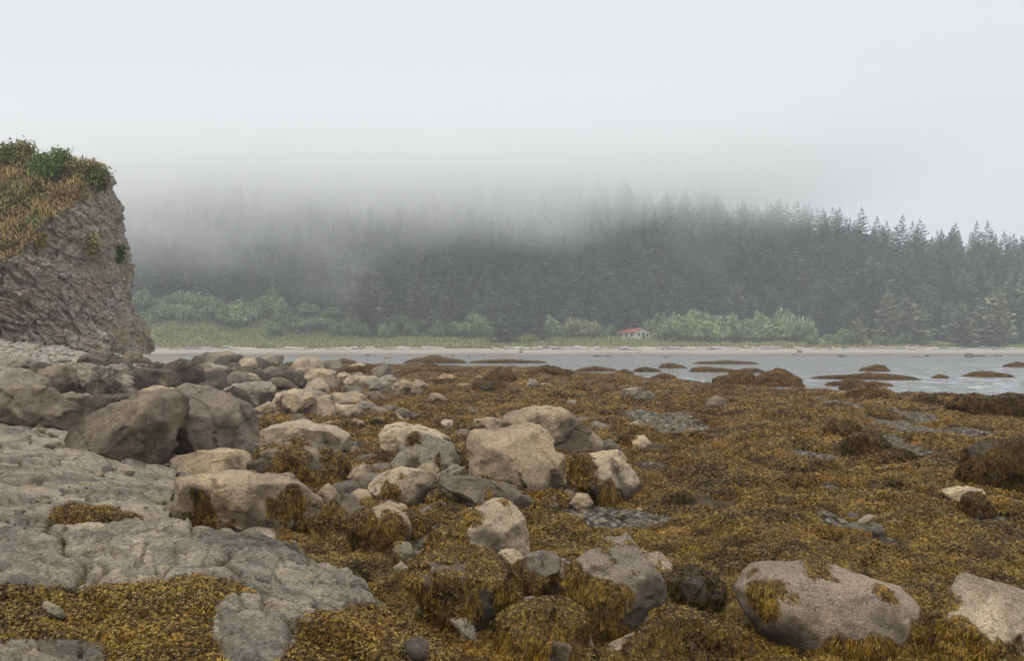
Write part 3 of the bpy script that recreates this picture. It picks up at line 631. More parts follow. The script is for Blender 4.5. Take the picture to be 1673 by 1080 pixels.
def cliff():
    rng = np.random.default_rng(5)
    th = np.concatenate([np.linspace(-math.pi, -math.pi * .93, 12)[:-1], np.linspace(-math.pi * .93, .45, 560)[:-1], np.linspace(.45, math.pi, 60)])
    zz = np.concatenate([np.linspace(-.6, 12.2, 250), np.linspace(12.3, 15.0, 60)]); Tt, Z = np.meshgrid(th, zz); Tt, Z = Tt.ravel(), Z.ravel()
    Xc = lambda px: (px - 836.5) / F * 52 - .95; Zc = lambda py: EYE + (565 - py) / F * 50
    xr = np.interp(Z, [Zc(v) for v in (640, 600, 585, 560, 540, 500, 480, 430, 400, 370, 330, 300, 285)], [Xc(v) for v in (256, 247, 243, 239, 231, 218, 212, 207, 206, 203, 196, 187, 179)])
    xl = -52; a = (xr - xl) / 2; cx = (xr + xl) / 2; ex = .45
    c, s = np.cos(Tt), np.sin(Tt); X = cx + a * np.sign(c) * np.abs(c) ** ex; Y = 52 + 7.5 * np.sign(s) * np.abs(s) ** .8
    top = np.interp(X, [-52, -40, -30, -28.5, -25, -24, -23.5, -22], [15.4, 14.6, 13.6, 13.5, 13.1, 12.7, 12.3, 11.5]) + .25 * perlin(p2(X, Y, .9))
    ppx = 836.5 + F * X / Y; zl = EYE + (565 - np.interp(ppx, [-300, 0, 60, 110, 150, 176, 190, 235], [540, 425, 382, 338, 308, 286, 262, 230])) / F * Y + .9 * fbm(p2(X, Z, .5, 2), 3)
    lean = np.clip(Z - zl, 0, 9); Y = Y + np.where(s < .2, np.minimum(lean * .85, np.maximum(0, 51 - Y)), 0)
    over = np.maximum(0, Z - top); Z2 = np.minimum(Z, top); k = np.clip(over / 1.2, 0, 1); Y = Y + k * (53 - Y) * .9; Z2 = Z2 + .25 * k * perlin(p2(X, Y, .7, 4))
    P = np.stack([X, Y, Z2], 1); grass = sm(-.2, .5, Z - zl + .6 * fbm(p2(X, Z, 1.3, 7), 3)) * (s < .6)
    d = np.stack([.6 * np.sign(c) * np.abs(c), np.sign(s) * .9 * (np.abs(s) ** .5), .12 + 0 * s], 1); d = norm(d)
    q = P @ np.array([[.86, .1, -.45], [-.1, 1, .1], [.5, .0, .86]]).T * np.array([1., 1., 1.7])
    v, ed = cells(q * .8 + .5 * np.stack([perlin(q), perlin(q + 9), perlin(q + 21)], 1)); v2, ed2 = cells(q * 2.3 + .3 * np.stack([perlin(q * 3), perlin(q * 3 + 9), perlin(q * 3 + 21)], 1))
    dis = .75 * fbm(P * .28, 3) + .75 * shards(q * .33 + .2)[0] + .34 * shards(q * 1.1 + .4 * np.stack([perlin(q), perlin(q + 9), perlin(q + 21)], 1))[0] + .30 * v[:, 0] + .16 * v2[:, 0] + .22 * ridged(q * .9, 4) - .22 * np.exp(-ed * 12) - .08 * np.exp(-ed2 * 12)
    rim = np.clip(np.abs(c) * 2 - .9, 0, 1)                          # keep the right hand profile
    dis = dis * (1 - .75 * grass) * (1 - .72 * rim)
    base = np.clip((2.2 - Z) / 2.5, 0, 1) * .5 * (s < 0)
    P = P + d * (dis + base)[:, None]
    Fc = grid_faces(len(zz), len(th))
    root = bpy.data.objects.new('cliff', None); COL.objects.link(root)
    tag(root, 'tall grey and ochre rock cliff with a grassy top at the left', 'cliff')
    link('rock_face', mesh('rock_face', P, Fc, M_CLIFF, True, {'turf': grass}), root)
    # turf on the slope
    gp, gn = sample_tris(P, Fc, 70, rng, grass * (s < .3) * 1.)
    gp = gp[gp[:, 0] > -36]; gn = gn[-len(gp):]
    V, F4, tp, rn = fronds(gp, norm(np.tile([0, -.25, 1.], (len(gp), 1)) + .3 * rng.normal(size=gp.shape)), .34, .05, rng, droop=.3, lift=1.2, fork=False)
    n0 = fbm(V * .5, 2); dry = n0 + .5 * fbm(V * 2.1 + 5, 2)
    me = mesh('turf', V, F4, None, True, {'tip': tp, 'rnd': rn, 'dry': dry})
    t = NT('turf_grass', .8, .15); cc = t.ramp(t.math('ADD', t.math('MULTIPLY', t.attr('dry'), .55), .5), (.10, (.12, .15, .045)), (.26, (.22, .20, .07)), (.40, (.34, .255, .105)), (.7, (.36, .25, .12)))
    cc = t.mix(1., cc, t.ramp(t.attr('rnd'), (0., g3(.55)), (1., g3(1.35))), 'MULTIPLY'); me.materials.append(t.done(cc))
    o = link('turf', me, root); o['kind'] = 'stuff'
    return P
CL = cliff()
cpx, cpy = project(CL)
def on_cliff(px, py):
    d = np.hypot(cpx - px, cpy - py); k = np.nonzero(d < 9)[0]
    if not len(k): k = np.array([d.argmin()])
    return CL[k[CL[k, 1].argmin()]]
def herb(px, py, w, h, colr, lab, seed, cnt=90):
    h *= 1.45; w *= 1.15; cnt = int(cnt * 1.7)
    rng = np.random.default_rng(seed); p = on_cliff(px, py); q = rng.normal(0, .34, (cnt, 3)) * (w / 2, w / 3, .12); 
    P = []; 
    V, F4, tp, rn = [], [], [], []
    for k in range(cnt):                                  # leafy stems
        hh = h * rng.uniform(.45, 1.05); m = 9; z = np.linspace(.1, 1, m) * hh; ln = rng.normal(0, .22, 2)
        pp = np.stack([q[k, 0] + ln[0] * z, q[k, 1] + ln[1] * z, q[k, 2] - .15 + z], 1); 
        a, b, c, d = fronds(pp, norm(rng.normal(size=(m, 3)) * (1, 1, .3) + (0, 0, .7)), .20, .095, rng, droop=.3, lift=.3, fork=False)
        F4.append(b + sum(len(i) for i in V)); V.append(a); tp.append(np.repeat(z / h, len(a) // m)); rn.append(d)
    o = link('shrub', mesh('shrub', np.concatenate(V), np.concatenate(F4), M_LEAF, True, {'tip': np.concatenate(tp), 'rnd': np.concatenate(rn)}), None, (p[0], p[1] + .1, p[2] - .05)); o.color = (*colr, 1); tag(o, lab, 'shrub')
G1, G2, G3 = (.12, .185, .06), (.20, .195, .085), (.16, .195, .075)
herb(16, 252, 1.3, .7, G3, 'green leafy shrub on the cliff top at the frame edge', 1)
herb(40, 258, 1.1, .7, G2, 'yellow green shrub on the cliff top beside the frame edge shrub', 2)
herb(72, 278, 2.0, 1.05, G1, 'bright green bushy shrub in the middle of the cliff top', 3, 150)
herb(102, 272, 1.4, .75, G3, 'low green shrub on the cliff top between the bright and the olive shrub', 4)
herb(128, 285, 1.3, .9, G2, 'olive shrub near the brink of the cliff top', 5)
herb(158, 296, 1.7, 1.05, (.11, .115, .045), 'dark olive shrub overhanging the cliff corner', 6, 130)
herb(48, 362, .8, .45, G1, 'bright green leafy clump low on the grassy cliff slope', 7, 70)
herb(8, 332, .8, .4, G2, 'green plant on the grassy cliff slope at the frame edge', 8, 80)
herb(153, 412, .9, .85, G2, 'olive plant growing out of the bare cliff face', 9, 70)
herb(202, 425, .55, .8, (.06, .09, .03), 'small dark plant on the right hand edge of the cliff', 10, 50)
herb(70, 395, .8, .55, (.20, .14, .045), 'dry yellow tuft under the grassy cliff slope', 11, 50)
herb(100, 320, 1.2, .6, (.16, .11, .06), 'brownish dry plant in the middle of the cliff slope', 12, 60)

# ------------------------------------------------------------------ rocks
TINT = dict(tan=(.385, .30, .20), pale=(.44, .36, .25), brown=(.205, .170, .128), dark=(.10, .086, .072), grey=(.29, .26, .21), purple=(.215, .183, .148), green=(.31, .28, .185), weed=(.10, .075, .045), ochre=(.40, .27, .14), mauve=(.29, .235, .178), shell=(.52, .48, .41))
ALL_ROCKS = []
def rock(label, tint, pts, cover=None, depth=.9, sub=5, facets=8, rough=.035, by=None, group=None, name='boulder', D=None, stain=.45, box=.8, seed=None, fsize=1., cat='boulder', sink=.28, lift=0.):
    pts = np.array(pts, float); seed = seed if seed is not None else int(pts.sum() * 7) % 100003; rng = np.random.default_rng(seed)
    yb = by or pts[:, 1].max(); xm = (pts[:, 0].min() + pts[:, 0].max()) / 2
    Db = D or hit(xm, yb)
    w, h = np.ptp(pts[:, 0]) / F * Db, np.ptp(pts[:, 1]) / F * Db
    dh = depth * .5 * min(w * .62 + h * .38, 1.6 * w); Dc = Db + .45 * dh
    cpt = (pts.min(0) + pts.max(0)) / 2 * .5 + pts.mean(0) * .5
    C = at(cpt[0], cpt[1], Dc); fwd = norm(ray(*cpt)); rt = norm(np.cross(fwd, [0, 0, 1.])); up = np.cross(rt, fwd)
    L = np.linalg.norm(C - (0, 0, EYE))
    o2 = (pts - cpt) * (1, -1) / F * L; lo = o2[:, 1].min(); o2[:, 1] -= np.where(o2[:, 1] < lo + .3 * h, sink * h * (1 - (o2[:, 1] - lo) / (.3 * h)), 0)
    # radial outline
    fi = np.linspace(-math.pi, math.pi, 241); a = o2; b = np.roll(o2, -1, 0); e = b - a
    dirs = np.stack([np.cos(fi), np.sin(fi)], 1); cr = lambda u, v: u[..., 0] * v[..., 1] - u[..., 1] * v[..., 0]
    den = cr(dirs[:, None], e[None]); tt = cr(a, e)[None] / np.where(np.abs(den) < 1e-9, 1e-9, den); uu = cr(a[None], dirs[:, None]) / np.where(np.abs(den) < 1e-9, 1e-9, den)
    tt = np.where((uu >= -1e-6) & (uu <= 1 + 1e-6) & (tt > 0), tt, 0); Rf = tt.max(1); Rf[Rf == 0] = np.median(Rf)
    Vs, Fs = ICO[sub]; Fs = Fs[:, ::-1]
    r = np.hypot(Vs[:, 0], Vs[:, 1]); ph = np.arctan2(Vs[:, 1], Vs[:, 0]); Rp = np.interp(ph, fi, Rf)
    rk = r ** box; cz = np.sign(Vs[:, 2]) * np.abs(Vs[:, 2]) ** (box * .9)
    Pl = np.stack([np.cos(ph) * Rp * rk, np.sin(ph) * Rp * rk, cz * dh], 1)
    M = np.stack([rt, up, fwd]); P = Pl @ M
    sz = (w * h * dh * 2) ** (1 / 3)
    P = P + norm(P) * (.07 * sz * fbm(P / sz * 1.5 + seed * .37, 2))[:, None] * np.clip(1.2 - r ** 3, 0.15, 1)[:, None]
    for k in range(facets):            # split faces: planes turned towards the open side
        for _ in range(20):
            n = norm(rng.normal(size=3) + (0, -.5, .35))
            if -(n @ fwd) > (.35 if k % 2 == 0 else -.9): break
        if k == facets - 1 and n @ fwd < .2: n = norm(np.array([rng.normal(0, .18), rng.normal(0, .15) - .12, 1.]))
        dd = P @ n; lim = dd.max() * rng.uniform(.66, .86) if abs(n @ fwd) > .5 else dd.max() * rng.uniform(.85, .95)
        P = P - np.maximum(0, dd - lim)[:, None] * n * .97
    q = P / sz
    P = P + norm(P) * (rough * sz * (fbm(q * 3.2 + seed, 4) + .5 * ridged(q * 5 + seed, 3)))[:, None]
    P = P + norm(P) * ((.028 + rough * .3) * sz * np.sign(1) * shards(q * 2.6 + seed + .3 * np.stack([perlin(q * 3), perlin(q * 3 + 5), perlin(q * 3 + 11)], 1))[0] * (0.25 if facets < 2 else 1.))[:, None]
    P = P + norm(P) * (rough * .25 * sz * fbm(q * 14 + seed, 2))[:, None]
    P = P + C
    if lift: P[:, 2] += lift
    X, Y = Pl[:, 0] / (w / 2), Pl[:, 1] / (h / 2)
    nz = fbm(q * 2.1 + seed * 1.3, 4)
    weed = np.zeros(len(P))
    if cover:
        am, bx, bu = cover; weed = sm(-.05, .08, nz * 1.25 + (am if am < .5 else .5 + (am - .5) * .35) + bx * X + bu * Y)
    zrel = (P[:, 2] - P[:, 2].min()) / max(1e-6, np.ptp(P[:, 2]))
    stain_shade = sm(.16, -.20, zrel - .30 - .55 * max(stain, .12) + .55 * nz)  # dark foot of the rock: tide stain plus underside shade put into the colour
    me = mesh(name, P - C, Fs, M_ROCK, True, {'weed': weed, 'stain': stain_shade})
    o = link(name, me, None, C); o.color = (*(np.array(TINT[tint]) * rng.uniform(.92, 1.08)), 1)
    tag(o, label, cat, group)
    ALL_ROCKS.append((P, Fs, o))
    if cover:
        ls = fsize * (.026 * max(1, Db / 6.5) ** .85); dens = 2.9 / (ls * ls * .45)
        vis = sm(-.25, .3, -(norm(P - C) @ fwd) + .6)
        p, n = sample_tris(P - C, Fs, dens, rng, weed * (weed > .3) * np.where(P[:, 2] > H(P[:, 0], P[:, 1], False) - .03 - .1 * h, 1, .02) * (.35 + .65 * vis))
        if len(p) > 20:
            lv = ls * (1 + 1.5 * np.clip(1 - n[:, 2], 0, 1) * np.clip(.5 + 1.3 * fbm(p * 5, 2), .1, 1)); s_ = link('rockweed', frond_mesh('rockweed', p - n * .004, n, lv, ls * .24, rng, M_WEED, droop=1.25, lift=.42), o); s_['kind'] = 'stuff'; s_.color = (*((.50, .46, .44) if tint == 'dark' else (.8, .74, .7) if tint == 'weed' else (1, 1, 1)), 1)
    return o
LOW, ALL, TOP = (-.05, 0, -.75), (.9, 0, 0), (.05, 0, .6)
def rk(label, tint, pts, cover=None, **k): rock(label, tint, pts, cover, **k)
# --- left: boulders below the cliff
rk('big grey brown boulder with rounded pale top, beside the purplish boulder', 'brown', [(124,714),(135,695),(189,664),(252,643),(277,642),(288,651),(291,676),(280,702),(268,730),(249,749),(201,746),(151,730),(132,724)], rough=.045, stain=.4, sub=6, facets=3)
rk('large purplish brown pointed boulder right of the rounded grey brown one', 'purple', [(279,708),(299,676),(308,658),(340,640),(368,647),(397,665),(412,689),(414,717),(409,746),(380,752),(300,748),(283,730)], rough=.04, sub=6, facets=4, stain=.15)
rk('wide low grey boulder at the frame edge below the cliff', 'brown', [(-14,668),(0,651),(13,636),(38,634),(79,643),(94,658),(126,670),(131,686),(116,698),(88,697),(38,698),(19,689),(-8,680)], sub=6, facets=4)
rk('flat tan block lying behind the large cracked tan boulder', 'tan', [(290,746),(337,739),(365,736),(390,736),(406,749),(424,776),(378,784),(315,780),(299,765)], stain=.1)
rk('large tan boulder with a long crack and pinkish patch beside the outcrop', 'tan', [(300,787),(308,776),(340,774),(403,777),(437,785),(463,780),(482,790),(516,824),(516,837),(504,862),(472,876),(447,872),(409,866),(315,862),(302,838)], (-.42, .1, -.5), sub=6, facets=5, by=874, stain=.2, box=.7)
rk('upright dark stone wedged against the left side of the large cracked tan boulder', 'dark', [(281,820),(290,800),(302,800),(306,845),(300,854),(283,854)], (-.2, 0, 0), sub=4)
rk('rounded boulder covered in golden rockweed behind the large cracked tan boulder', 'brown', [(414,755),(438,730),(469,720),(510,724),(542,736),(560,755),(567,774),(560,796),(510,808),(455,790),(420,770)], (.42, 0, -.3), sub=6)
rk('long pale tan slab behind the round rockweed boulder', 'pale', [(412,717),(420,707),(479,689),(494,687),(510,695),(542,698),(564,711),(572,727),(557,738),(500,742),(440,742),(414,737)], stain=.1, facets=4, sub=6)
rk('grey block with pale top and dark underside left of the pale boulder pile', 'grey', [(369,640),(375,632),(400,625),(435,626),(446,633),(446,648),(430,662),(413,668),(390,655)], stain=.5)
rk('flat dark boulder on the skyline above the grey pale topped block', 'dark', [(367,606),(385,600),(420,602),(434,613),(430,624),(380,626),(369,620)], stain=.1)
rk('dark jagged boulder right of the flat dark boulder', 'dark', [(439,618),(445,606),(460,602),(480,608),(497,620),(497,632),(470,637),(440,632)], rough=.10, stain=.1)
rk('big dark blocky boulder near the foot of the cliff corner', 'dark', [(271,600),(290,590),(300,588),(325,597),(330,610),(330,628),(300,632),(272,625)], stain=.1, box=.65)
rk('wide dark slab below the cliff, left of the dark blocky boulder', 'dark', [(201,630),(205,612),(230,605),(260,605),(285,612),(290,628),(240,640),(215,648),(205,645)], stain=.1)
rk('dark wedge shaped stone behind the purplish boulder', 'dark', [(326,630),(350,618),(370,622),(381,632),(375,640),(345,642)], stain=.1)
rk('small dark pointed boulder standing on the skyline right of the cliff', 'dark', [(312,592),(318,582),(326,583),(340,602),(330,606),(318,604)], stain=.1)
rk('brownish boulder right of the dark pointed skyline stone', 'brown', [(330,608),(340,602),(360,603),(368,612),(365,618),(332,617)])
rk('grey brown boulder on the skyline beside the calm water', 'brown', [(383,600),(392,591),(410,593),(418,602),(405,606)])
rk('long dark brown boulder right under the cliff foot', 'dark', [(131,600),(140,582),(155,578),(180,581),(205,592),(216,605),(180,612),(140,605)], stain=.1)
rk('grey brown boulder with dark side below the cobble bank', 'brown', [(60,625),(70,605),(95,598),(112,602),(120,620),(118,635),(95,645),(75,640)], stain=.4)
rk('pale grey sloping boulder at the frame edge below the cobbles', 'grey', [(-12,640),(0,612),(20,606),(45,608),(65,622),(78,642),(40,652),(0,652)], stain=.1)
rk('low grey domed boulder at the bottom of the cobble bank', 'grey', [(0,606),(15,588),(40,585),(58,592),(60,604),(30,612)], stain=.1)
rk('jagged grey rock with dark hollows below the cliff', 'grey', [(115,640),(120,612),(145,600),(175,606),(200,618),(205,640),(180,650),(130,652)], rough=.13, sub=6, stain=.4)
rk('flat brown stone right of the wide grey boulder', 'brown', [(93,660),(105,646),(140,646),(148,658),(140,668),(100,669)])
rk('dark brown boulder between the wide grey and the rounded grey brown boulders', 'dark', [(146,672),(150,650),(170,645),(215,648),(220,655),(190,672),(155,684)])
rk('pale grey flat rock peeping over the rounded grey brown boulder', 'pale', [(224,652),(230,638),(255,633),(280,636),(295,650),(270,660)], stain=0)
rk('pale grey slab behind the purplish boulder top', 'grey', [(290,655),(293,632),(310,628),(340,634),(368,645),(340,657),(310,670)], stain=0)
rk('small dark stone between the dark slab and the cliff corner', 'dark', [(235,606),(246,594),(262,594),(272,603),(262,610),(242,611)], rough=.09)
rk('small yellowish stone at the right end of the wide grey boulder', 'ochre', [(124,690),(132,674),(146,676),(152,690),(142,699),(128,698)], stain=0, sub=4)
# --- middle boulder field
rk('pale cracked boulder at the left end of the tan boulder pile', 'pale', [(458,660),(463,643),(482,637),(510,642),(515,655),(498,668),(494,684),(479,686),(463,675)])
rk('tan rounded boulder in the middle of the tan pile', 'tan', [(496,666),(520,647),(542,658),(552,676),(535,684),(500,682)])
rk('pale tan boulder at the right end of the tan pile', 'pale', [(550,660),(576,661),(598,676),(585,688),(563,692),(548,677)])
rk('pale blocky boulder on top of the tan pile', 'pale', [(497,640),(505,625),(522,620),(536,632),(540,644),(512,648)], stain=.1)
rk('tan two humped boulder behind the tan pile', 'tan', [(567,650),(580,641),(600,648),(598,664),(577,663)])
rk('brown rounded boulder next to the two humped tan one', 'brown', [(598,640),(617,638),(630,651),(622,661),(603,664)])
rk('smooth pale tan round boulder at the edge of the rockweed flat', 'tan', [(633,650),(643,628),(661,621),(685,630),(691,646),(672,652),(640,653)], sub=6, facets=2)
rk('grey tan boulder behind the smooth round boulder', 'grey', [(601,634),(618,625),(640,625),(645,644),(618,645)])
rk('brown boulder near the calm water behind the tan boulders', 'brown', [(573,618),(588,610),(608,616),(600,626),(576,626)])
rk('tan stone behind the pale blocky boulder', 'tan', [(508,618),(520,609),(540,611),(551,620),(530,624)])
rk('pale yellow stone on the rockweed near the water', 'ochre', [(713,620),(724,611),(740,613),(749,622),(727,625)], stain=0)
rk('low dark boulder with rockweed top on the flat near the water', 'dark', [(770,642),(774,627),(787,622),(822,625),(828,639),(810,645)], (-.05, -.3, .5), stain=.4)
rk('pale flat stone left of the low dark rockweed topped boulder', 'tan', [(743,634),(750,627),(770,627),(774,634),(760,638)])
rk('pale stone right of the low dark rockweed topped boulder', 'grey', [(858,632),(866,620),(875,619),(881,632),(868,638)])
rk('tan stone with rockweed beside the pale stone on the flat', 'tan', [(880,637),(885,626),(898,626),(902,636)], (-.2, 0, -.3))
rk('tan sloping stone between the round boulder and the yellow stone', 'tan', [(672,628),(682,619),(700,629),(710,637),(690,642)])
rk('brown boulder with dark right side below the round pale boulder', 'brown', [(641,678),(652,667),(666,669),(677,683),(668,692),(652,692)])
rk('tan boulder with a rockweed back behind the long pale slab', 'tan', [(596,690),(612,676),(645,674),(667,690),(650,698),(615,700)], (0, -.45, .3))
rk('big tan boulder behind the grey wedge shaped boulder', 'pale', [(622,711),(630,695),(645,692),(674,695),(712,705),(734,717),(736,732),(700,740),(668,748),(642,750),(627,733)], sub=6, stain=.35, facets=3)
rk('grey wedge shaped boulder with a sharp upper edge and small rockweed tuft', 'grey', [(638,757),(677,706),(702,711),(734,727),(748,749),(751,760),(715,768),(700,774),(655,768)], (-.42, .5, -.2), sub=6, stain=.15, facets=4, depth=.8)
rk('small pale stone with rockweed skirt left of the big flat faced boulder', 'pale', [(721,690),(727,684),(740,688),(748,697),(738,707),(722,704)], (-.2, 0, -.5), sub=4)
rk('rockweed topped stone left of the big flat faced boulder', 'brown', [(751,697),(762,694),(774,699),(775,714),(756,712)], (.2, 0, .3), sub=4)
rk('angular pale boulder with blue grey stain in front of the grey wedge', 'pale', [(603,794),(614,780),(652,766),(693,766),(715,780),(708,799),(677,832),(652,820),(620,817),(608,806)], (-.42, .1, -.4), sub=6, facets=5, stain=.1)
rk('grey tan stone tucked right of the angular pale boulder', 'grey', [(700,790),(715,775),(740,761),(756,765),(764,779),(745,795),(715,802)])
rk('brownish block left of the angular pale boulder', 'tan', [(567,780),(576,768),(595,761),(605,780),(606,799),(576,798)], stain=.1)
rk('purplish layered stone behind the angular pale boulder', 'purple', [(601,768),(614,757),(633,758),(642,771),(627,779),(608,782)], sub=4)
rk('small pointed tan stone right of the large cracked tan boulder', 'tan', [(512,814),(535,791),(551,806),(548,823),(523,830)], sub=4)
rk('brown boulder with hanging rockweed beside the large cracked tan boulder', 'brown', [(513,852),(530,828),(567,809),(587,818),(594,842),(580,870),(545,878),(518,870)], (.10, -.3, -.55), sub=6)
rk('flat tan stone lying behind the round half weeded boulder', 'tan', [(571,808),(589,799),(611,805),(610,820),(589,826)], sub=4, stain=.1)
rk('round boulder half wrapped in rockweed with a bare pale right side', 'tan', [(571,858),(584,836),(618,826),(646,831),(662,847),(669,866),(666,886),(646,902),(607,902),(579,880)], (.16, -.55, .1), sub=6, facets=1, box=.9)
rk('tan stone leaning over the round half weeded boulder', 'tan', [(622,828),(633,817),(661,827),(679,842),(664,847)], sub=4, stain=.1)
rk('ball of rockweed on a stone right of the round half weeded boulder', 'brown', [(658,845),(671,837),(696,846),(703,868),(696,881),(674,886)], (.55, -.2, 0))
rk('small rockweed covered stone under the angular pale boulder', 'brown', [(694,815),(705,802),(722,803),(732,818),(728,836),(705,838)], (.7, 0, 0), sub=4)
rk('low rockweed hump behind the egg shaped stone', 'brown', [(716,846),(728,834),(752,832),(768,843),(756,852),(730,854)], (.8, 0, 0), sub=4)
rk('small yellowish stone with bright weed on its left side beside the outcrop', 'green', [(635,910),(648,886),(668,889),(676,905),(671,924),(655,926),(640,917)], (.0, -.8, -.1), stain=0, sub=5)
rk('smooth pale round stone at the edge of the outcrop', 'green', [(643,928),(655,919),(669,930),(665,946),(650,944)], sub=4, facets=0, stain=0)
rk('smooth egg shaped pale stone above the leaning rockweed boulder', 'pale', [(712,855),(720,849),(735,850),(747,860),(735,870),(716,868)], sub=4, facets=0, stain=0)
rk('small greenish cubical stone behind the egg shaped stone', 'green', [(707,845),(711,837),(725,838),(728,850),(710,852)], sub=4)
rk('leaning boulder with a bare pale right face and a thick rockweed back', 'pale', [(677,908),(718,868),(760,843),(800,826),(818,819),(832,822),(857,847),(862,872),(868,901),(840,910),(800,922),(740,922),(690,920)], (.30, -.85, -.15), sub=6, stain=.1, facets=3)
rk('large mound shaped boulder buried in golden rockweed with a small wet glint', 'brown', [(662,947),(704,911),(746,897),(801,905),(829,936),(843,974),(834,1008),(798,1036),(768,1020),(729,1002),(695,974)], (.85, 0, 0), sub=6, facets=2)
rk('pale stone behind the golden rockweed mound', 'pale', [(804,907),(820,897),(845,900),(856,916),(840,930),(820,927)], stain=.1)
rk('rounded grey purple boulder right of the golden rockweed mound', 'purple', [(834,965),(845,925),(862,910),(888,901),(908,910),(914,932),(885,962),(850,990)], (-.35, -.3, -.3), stain=.5)
rk('dark boulder with a rockweed coat between the grey purple boulder and the large weedy one', 'purple', [(860,960),(882,933),(918,913),(933,922),(933,960),(918,982),(884,986)], (.22, .1, -.2))
rk('large rockweed covered boulder with bare purplish patches and a pointed pale top', 'purple', [(929,980),(937,941),(957,913),(996,883),(1020,881),(1034,891),(1051,919),(1079,958),(1084,974),(1082,1002),(1062,1024),(1034,1030),(996,1049),(962,1050),(951,1021)], (.30, 0, -.42), sub=6, facets=4)
rk('squarish rockweed covered boulder at the bottom edge with a bare right corner', 'tan', [(806,1032),(830,1000),(868,991),(912,984),(934,986),(948,997),(954,1030),(962,1060),(958,1088),(880,1100),(815,1090)], (.38, -.38, .2), sub=6, by=1078)
rk('pale tan stone cut by the bottom edge with rockweed on its back', 'pale', [(970,1085),(979,1069),(1012,1049),(1046,1037),(1073,1048),(1104,1074),(1095,1100),(1000,1105)], (-.1, .45, .25), by=1079, sub=6, stain=0)
rk('dark rounded boulder under thick brown rockweed right of the large weedy boulder', 'dark', [(1082,976),(1084,947),(1118,930),(1159,936),(1182,952),(1173,986),(1151,1004),(1112,999)], (.75, 0, 0), sub=6)
rk('flat pale slab lying behind the dark rockweed boulder', 'pale', [(1046,902),(1084,906),(1090,913),(1112,924),(1092,940),(1068,940),(1054,921)], (-.3, .2, .3), stain=0)
rk('grey stone wedged between the outcrop and the golden rockweed mound', 'grey', [(727,1004),(751,1000),(771,1014),(786,1049),(768,1050)], stain=0)
rk('small green grey stone on top of the squarish rockweed boulder', 'green', [(838,1001),(854,977),(873,976),(884,988),(862,1006)], stain=0, sub=4)
rk('low rockweed covered hump in the middle of the bottom edge', 'brown', [(1050,1050),(1084,1004),(1120,1000),(1160,1018),(1210,1030),(1262,1062),(1270,1100),(1100,1115)], (.85, 0, 0), by=1078, sub=6)
# --- right
rk('big smooth purple and tan boulder with scattered rockweed tufts', 'mauve', [(1217,974),(1230,949),(1257,927),(1302,922),(1352,924),(1380,936),(1413,947),(1449,955),(1477,983),(1488,1011),(1480,1038),(1452,1055),(1391,1064),(1338,1054),(1255,1032),(1224,999)], (-.28, .18, -.22), sub=6, facets=1, rough=.02, stain=.35, box=.88)
rk('angular tan boulder with rockweed sides at the bottom right corner', 'pale', [(1490,1075),(1530,1025),(1555,1002),(1575,965),(1585,958),(1607,969),(1657,975),(1700,985),(1710,1060),(1680,1105),(1520,1105)], (-.02, -.55, -.45), sub=6, by=1079, stain=0)
rk('large dark rockweed covered boulder at the right frame edge', 'dark', [(1585,779),(1593,747),(1616,729),(1652,723),(1690,720),(1710,760),(1700,815),(1640,809),(1593,802)], (.9, 0, 0), sub=6)
rk('small rockweed ball in front of the large dark boulder at the right edge', 'dark', [(1572,828),(1584,809),(1601,809),(1618,832),(1604,847),(1581,846)], (.8, 0, 0))
rk('flat pale slab in front of the large dark boulder at the right edge', 'pale', [(1545,803),(1570,797),(1601,800),(1603,813),(1575,824),(1555,817)], stain=0)
rk('tan stone against the left side of the large dark right edge boulder', 'tan', [(1554,796),(1565,782),(1587,781),(1592,798)], (-.2, 0, .4), sub=4)
rk('dark rockweed ball behind the weedy pair of boulders on the flat', 'dark', [(1351,702),(1363,688),(1392,686),(1401,700),(1386,719),(1366,724)], (.9, 0, 0))
rk('large dark rockweed ball in the middle of the right hand flat', 'dark', [(1384,743),(1392,714),(1416,705),(1436,711),(1448,730),(1430,752),(1416,758)], (.9, 0, 0))
rk('dark rockweed covered stone on the left of the large rockweed ball', 'dark', [(1366,734),(1380,717),(1393,722),(1388,744)], (.9, 0, 0), sub=4)
rk('dark weedy stone on the right of the large rockweed ball', 'dark', [(1422,758),(1436,738),(1469,735),(1494,744),(1486,764),(1454,768)], (.8, 0, 0))
rk('pale edged stone sunk in rockweed right of the large rockweed ball', 'tan', [(1428,772),(1455,762),(1480,759),(1492,766),(1494,790),(1460,782)], (.25, -.6, -.2))
rk('brown rockweed dome standing at the water edge', 'dark', [(1489,661),(1500,648),(1520,647),(1537,660),(1525,669),(1498,669)], (.9, 0, 0))
rk('low weedy stone between the pebbly pools on the right', 'dark', [(1505,757),(1528,744),(1551,746),(1568,758),(1545,768),(1515,768)], (.9, 0, 0))
rk('long rockweed mound by the water at the right frame edge', 'dark', [(1563,670),(1584,651),(1605,648),(1622,652),(1643,646),(1690,649),(1710,670),(1640,686),(1580,684)], (.9, 0, 0), sub=6)
rk('wide rockweed mound on the shoreline in the middle right', 'weed', [(1380,652),(1395,640),(1416,632),(1445,637),(1475,652),(1440,660)], (.9, 0, 0), sub=6)
rk('dark brown angular boulder alone on the rockweed flat', 'brown', [(1149,669),(1159,653),(1170,647),(1183,653),(1190,670),(1162,677)], stain=.3)
rk('wide flat grey boulder with rockweed front on the flat', 'grey', [(1012,649),(1023,636),(1045,632),(1064,642),(1077,653),(1067,662),(1048,659)], (-.05, .2, -.5))
rk('rockweed covered hump left of the wide flat grey boulder', 'weed', [(929,643),(939,628),(956,628),(968,633),(966,644)], (.8, 0, 0))
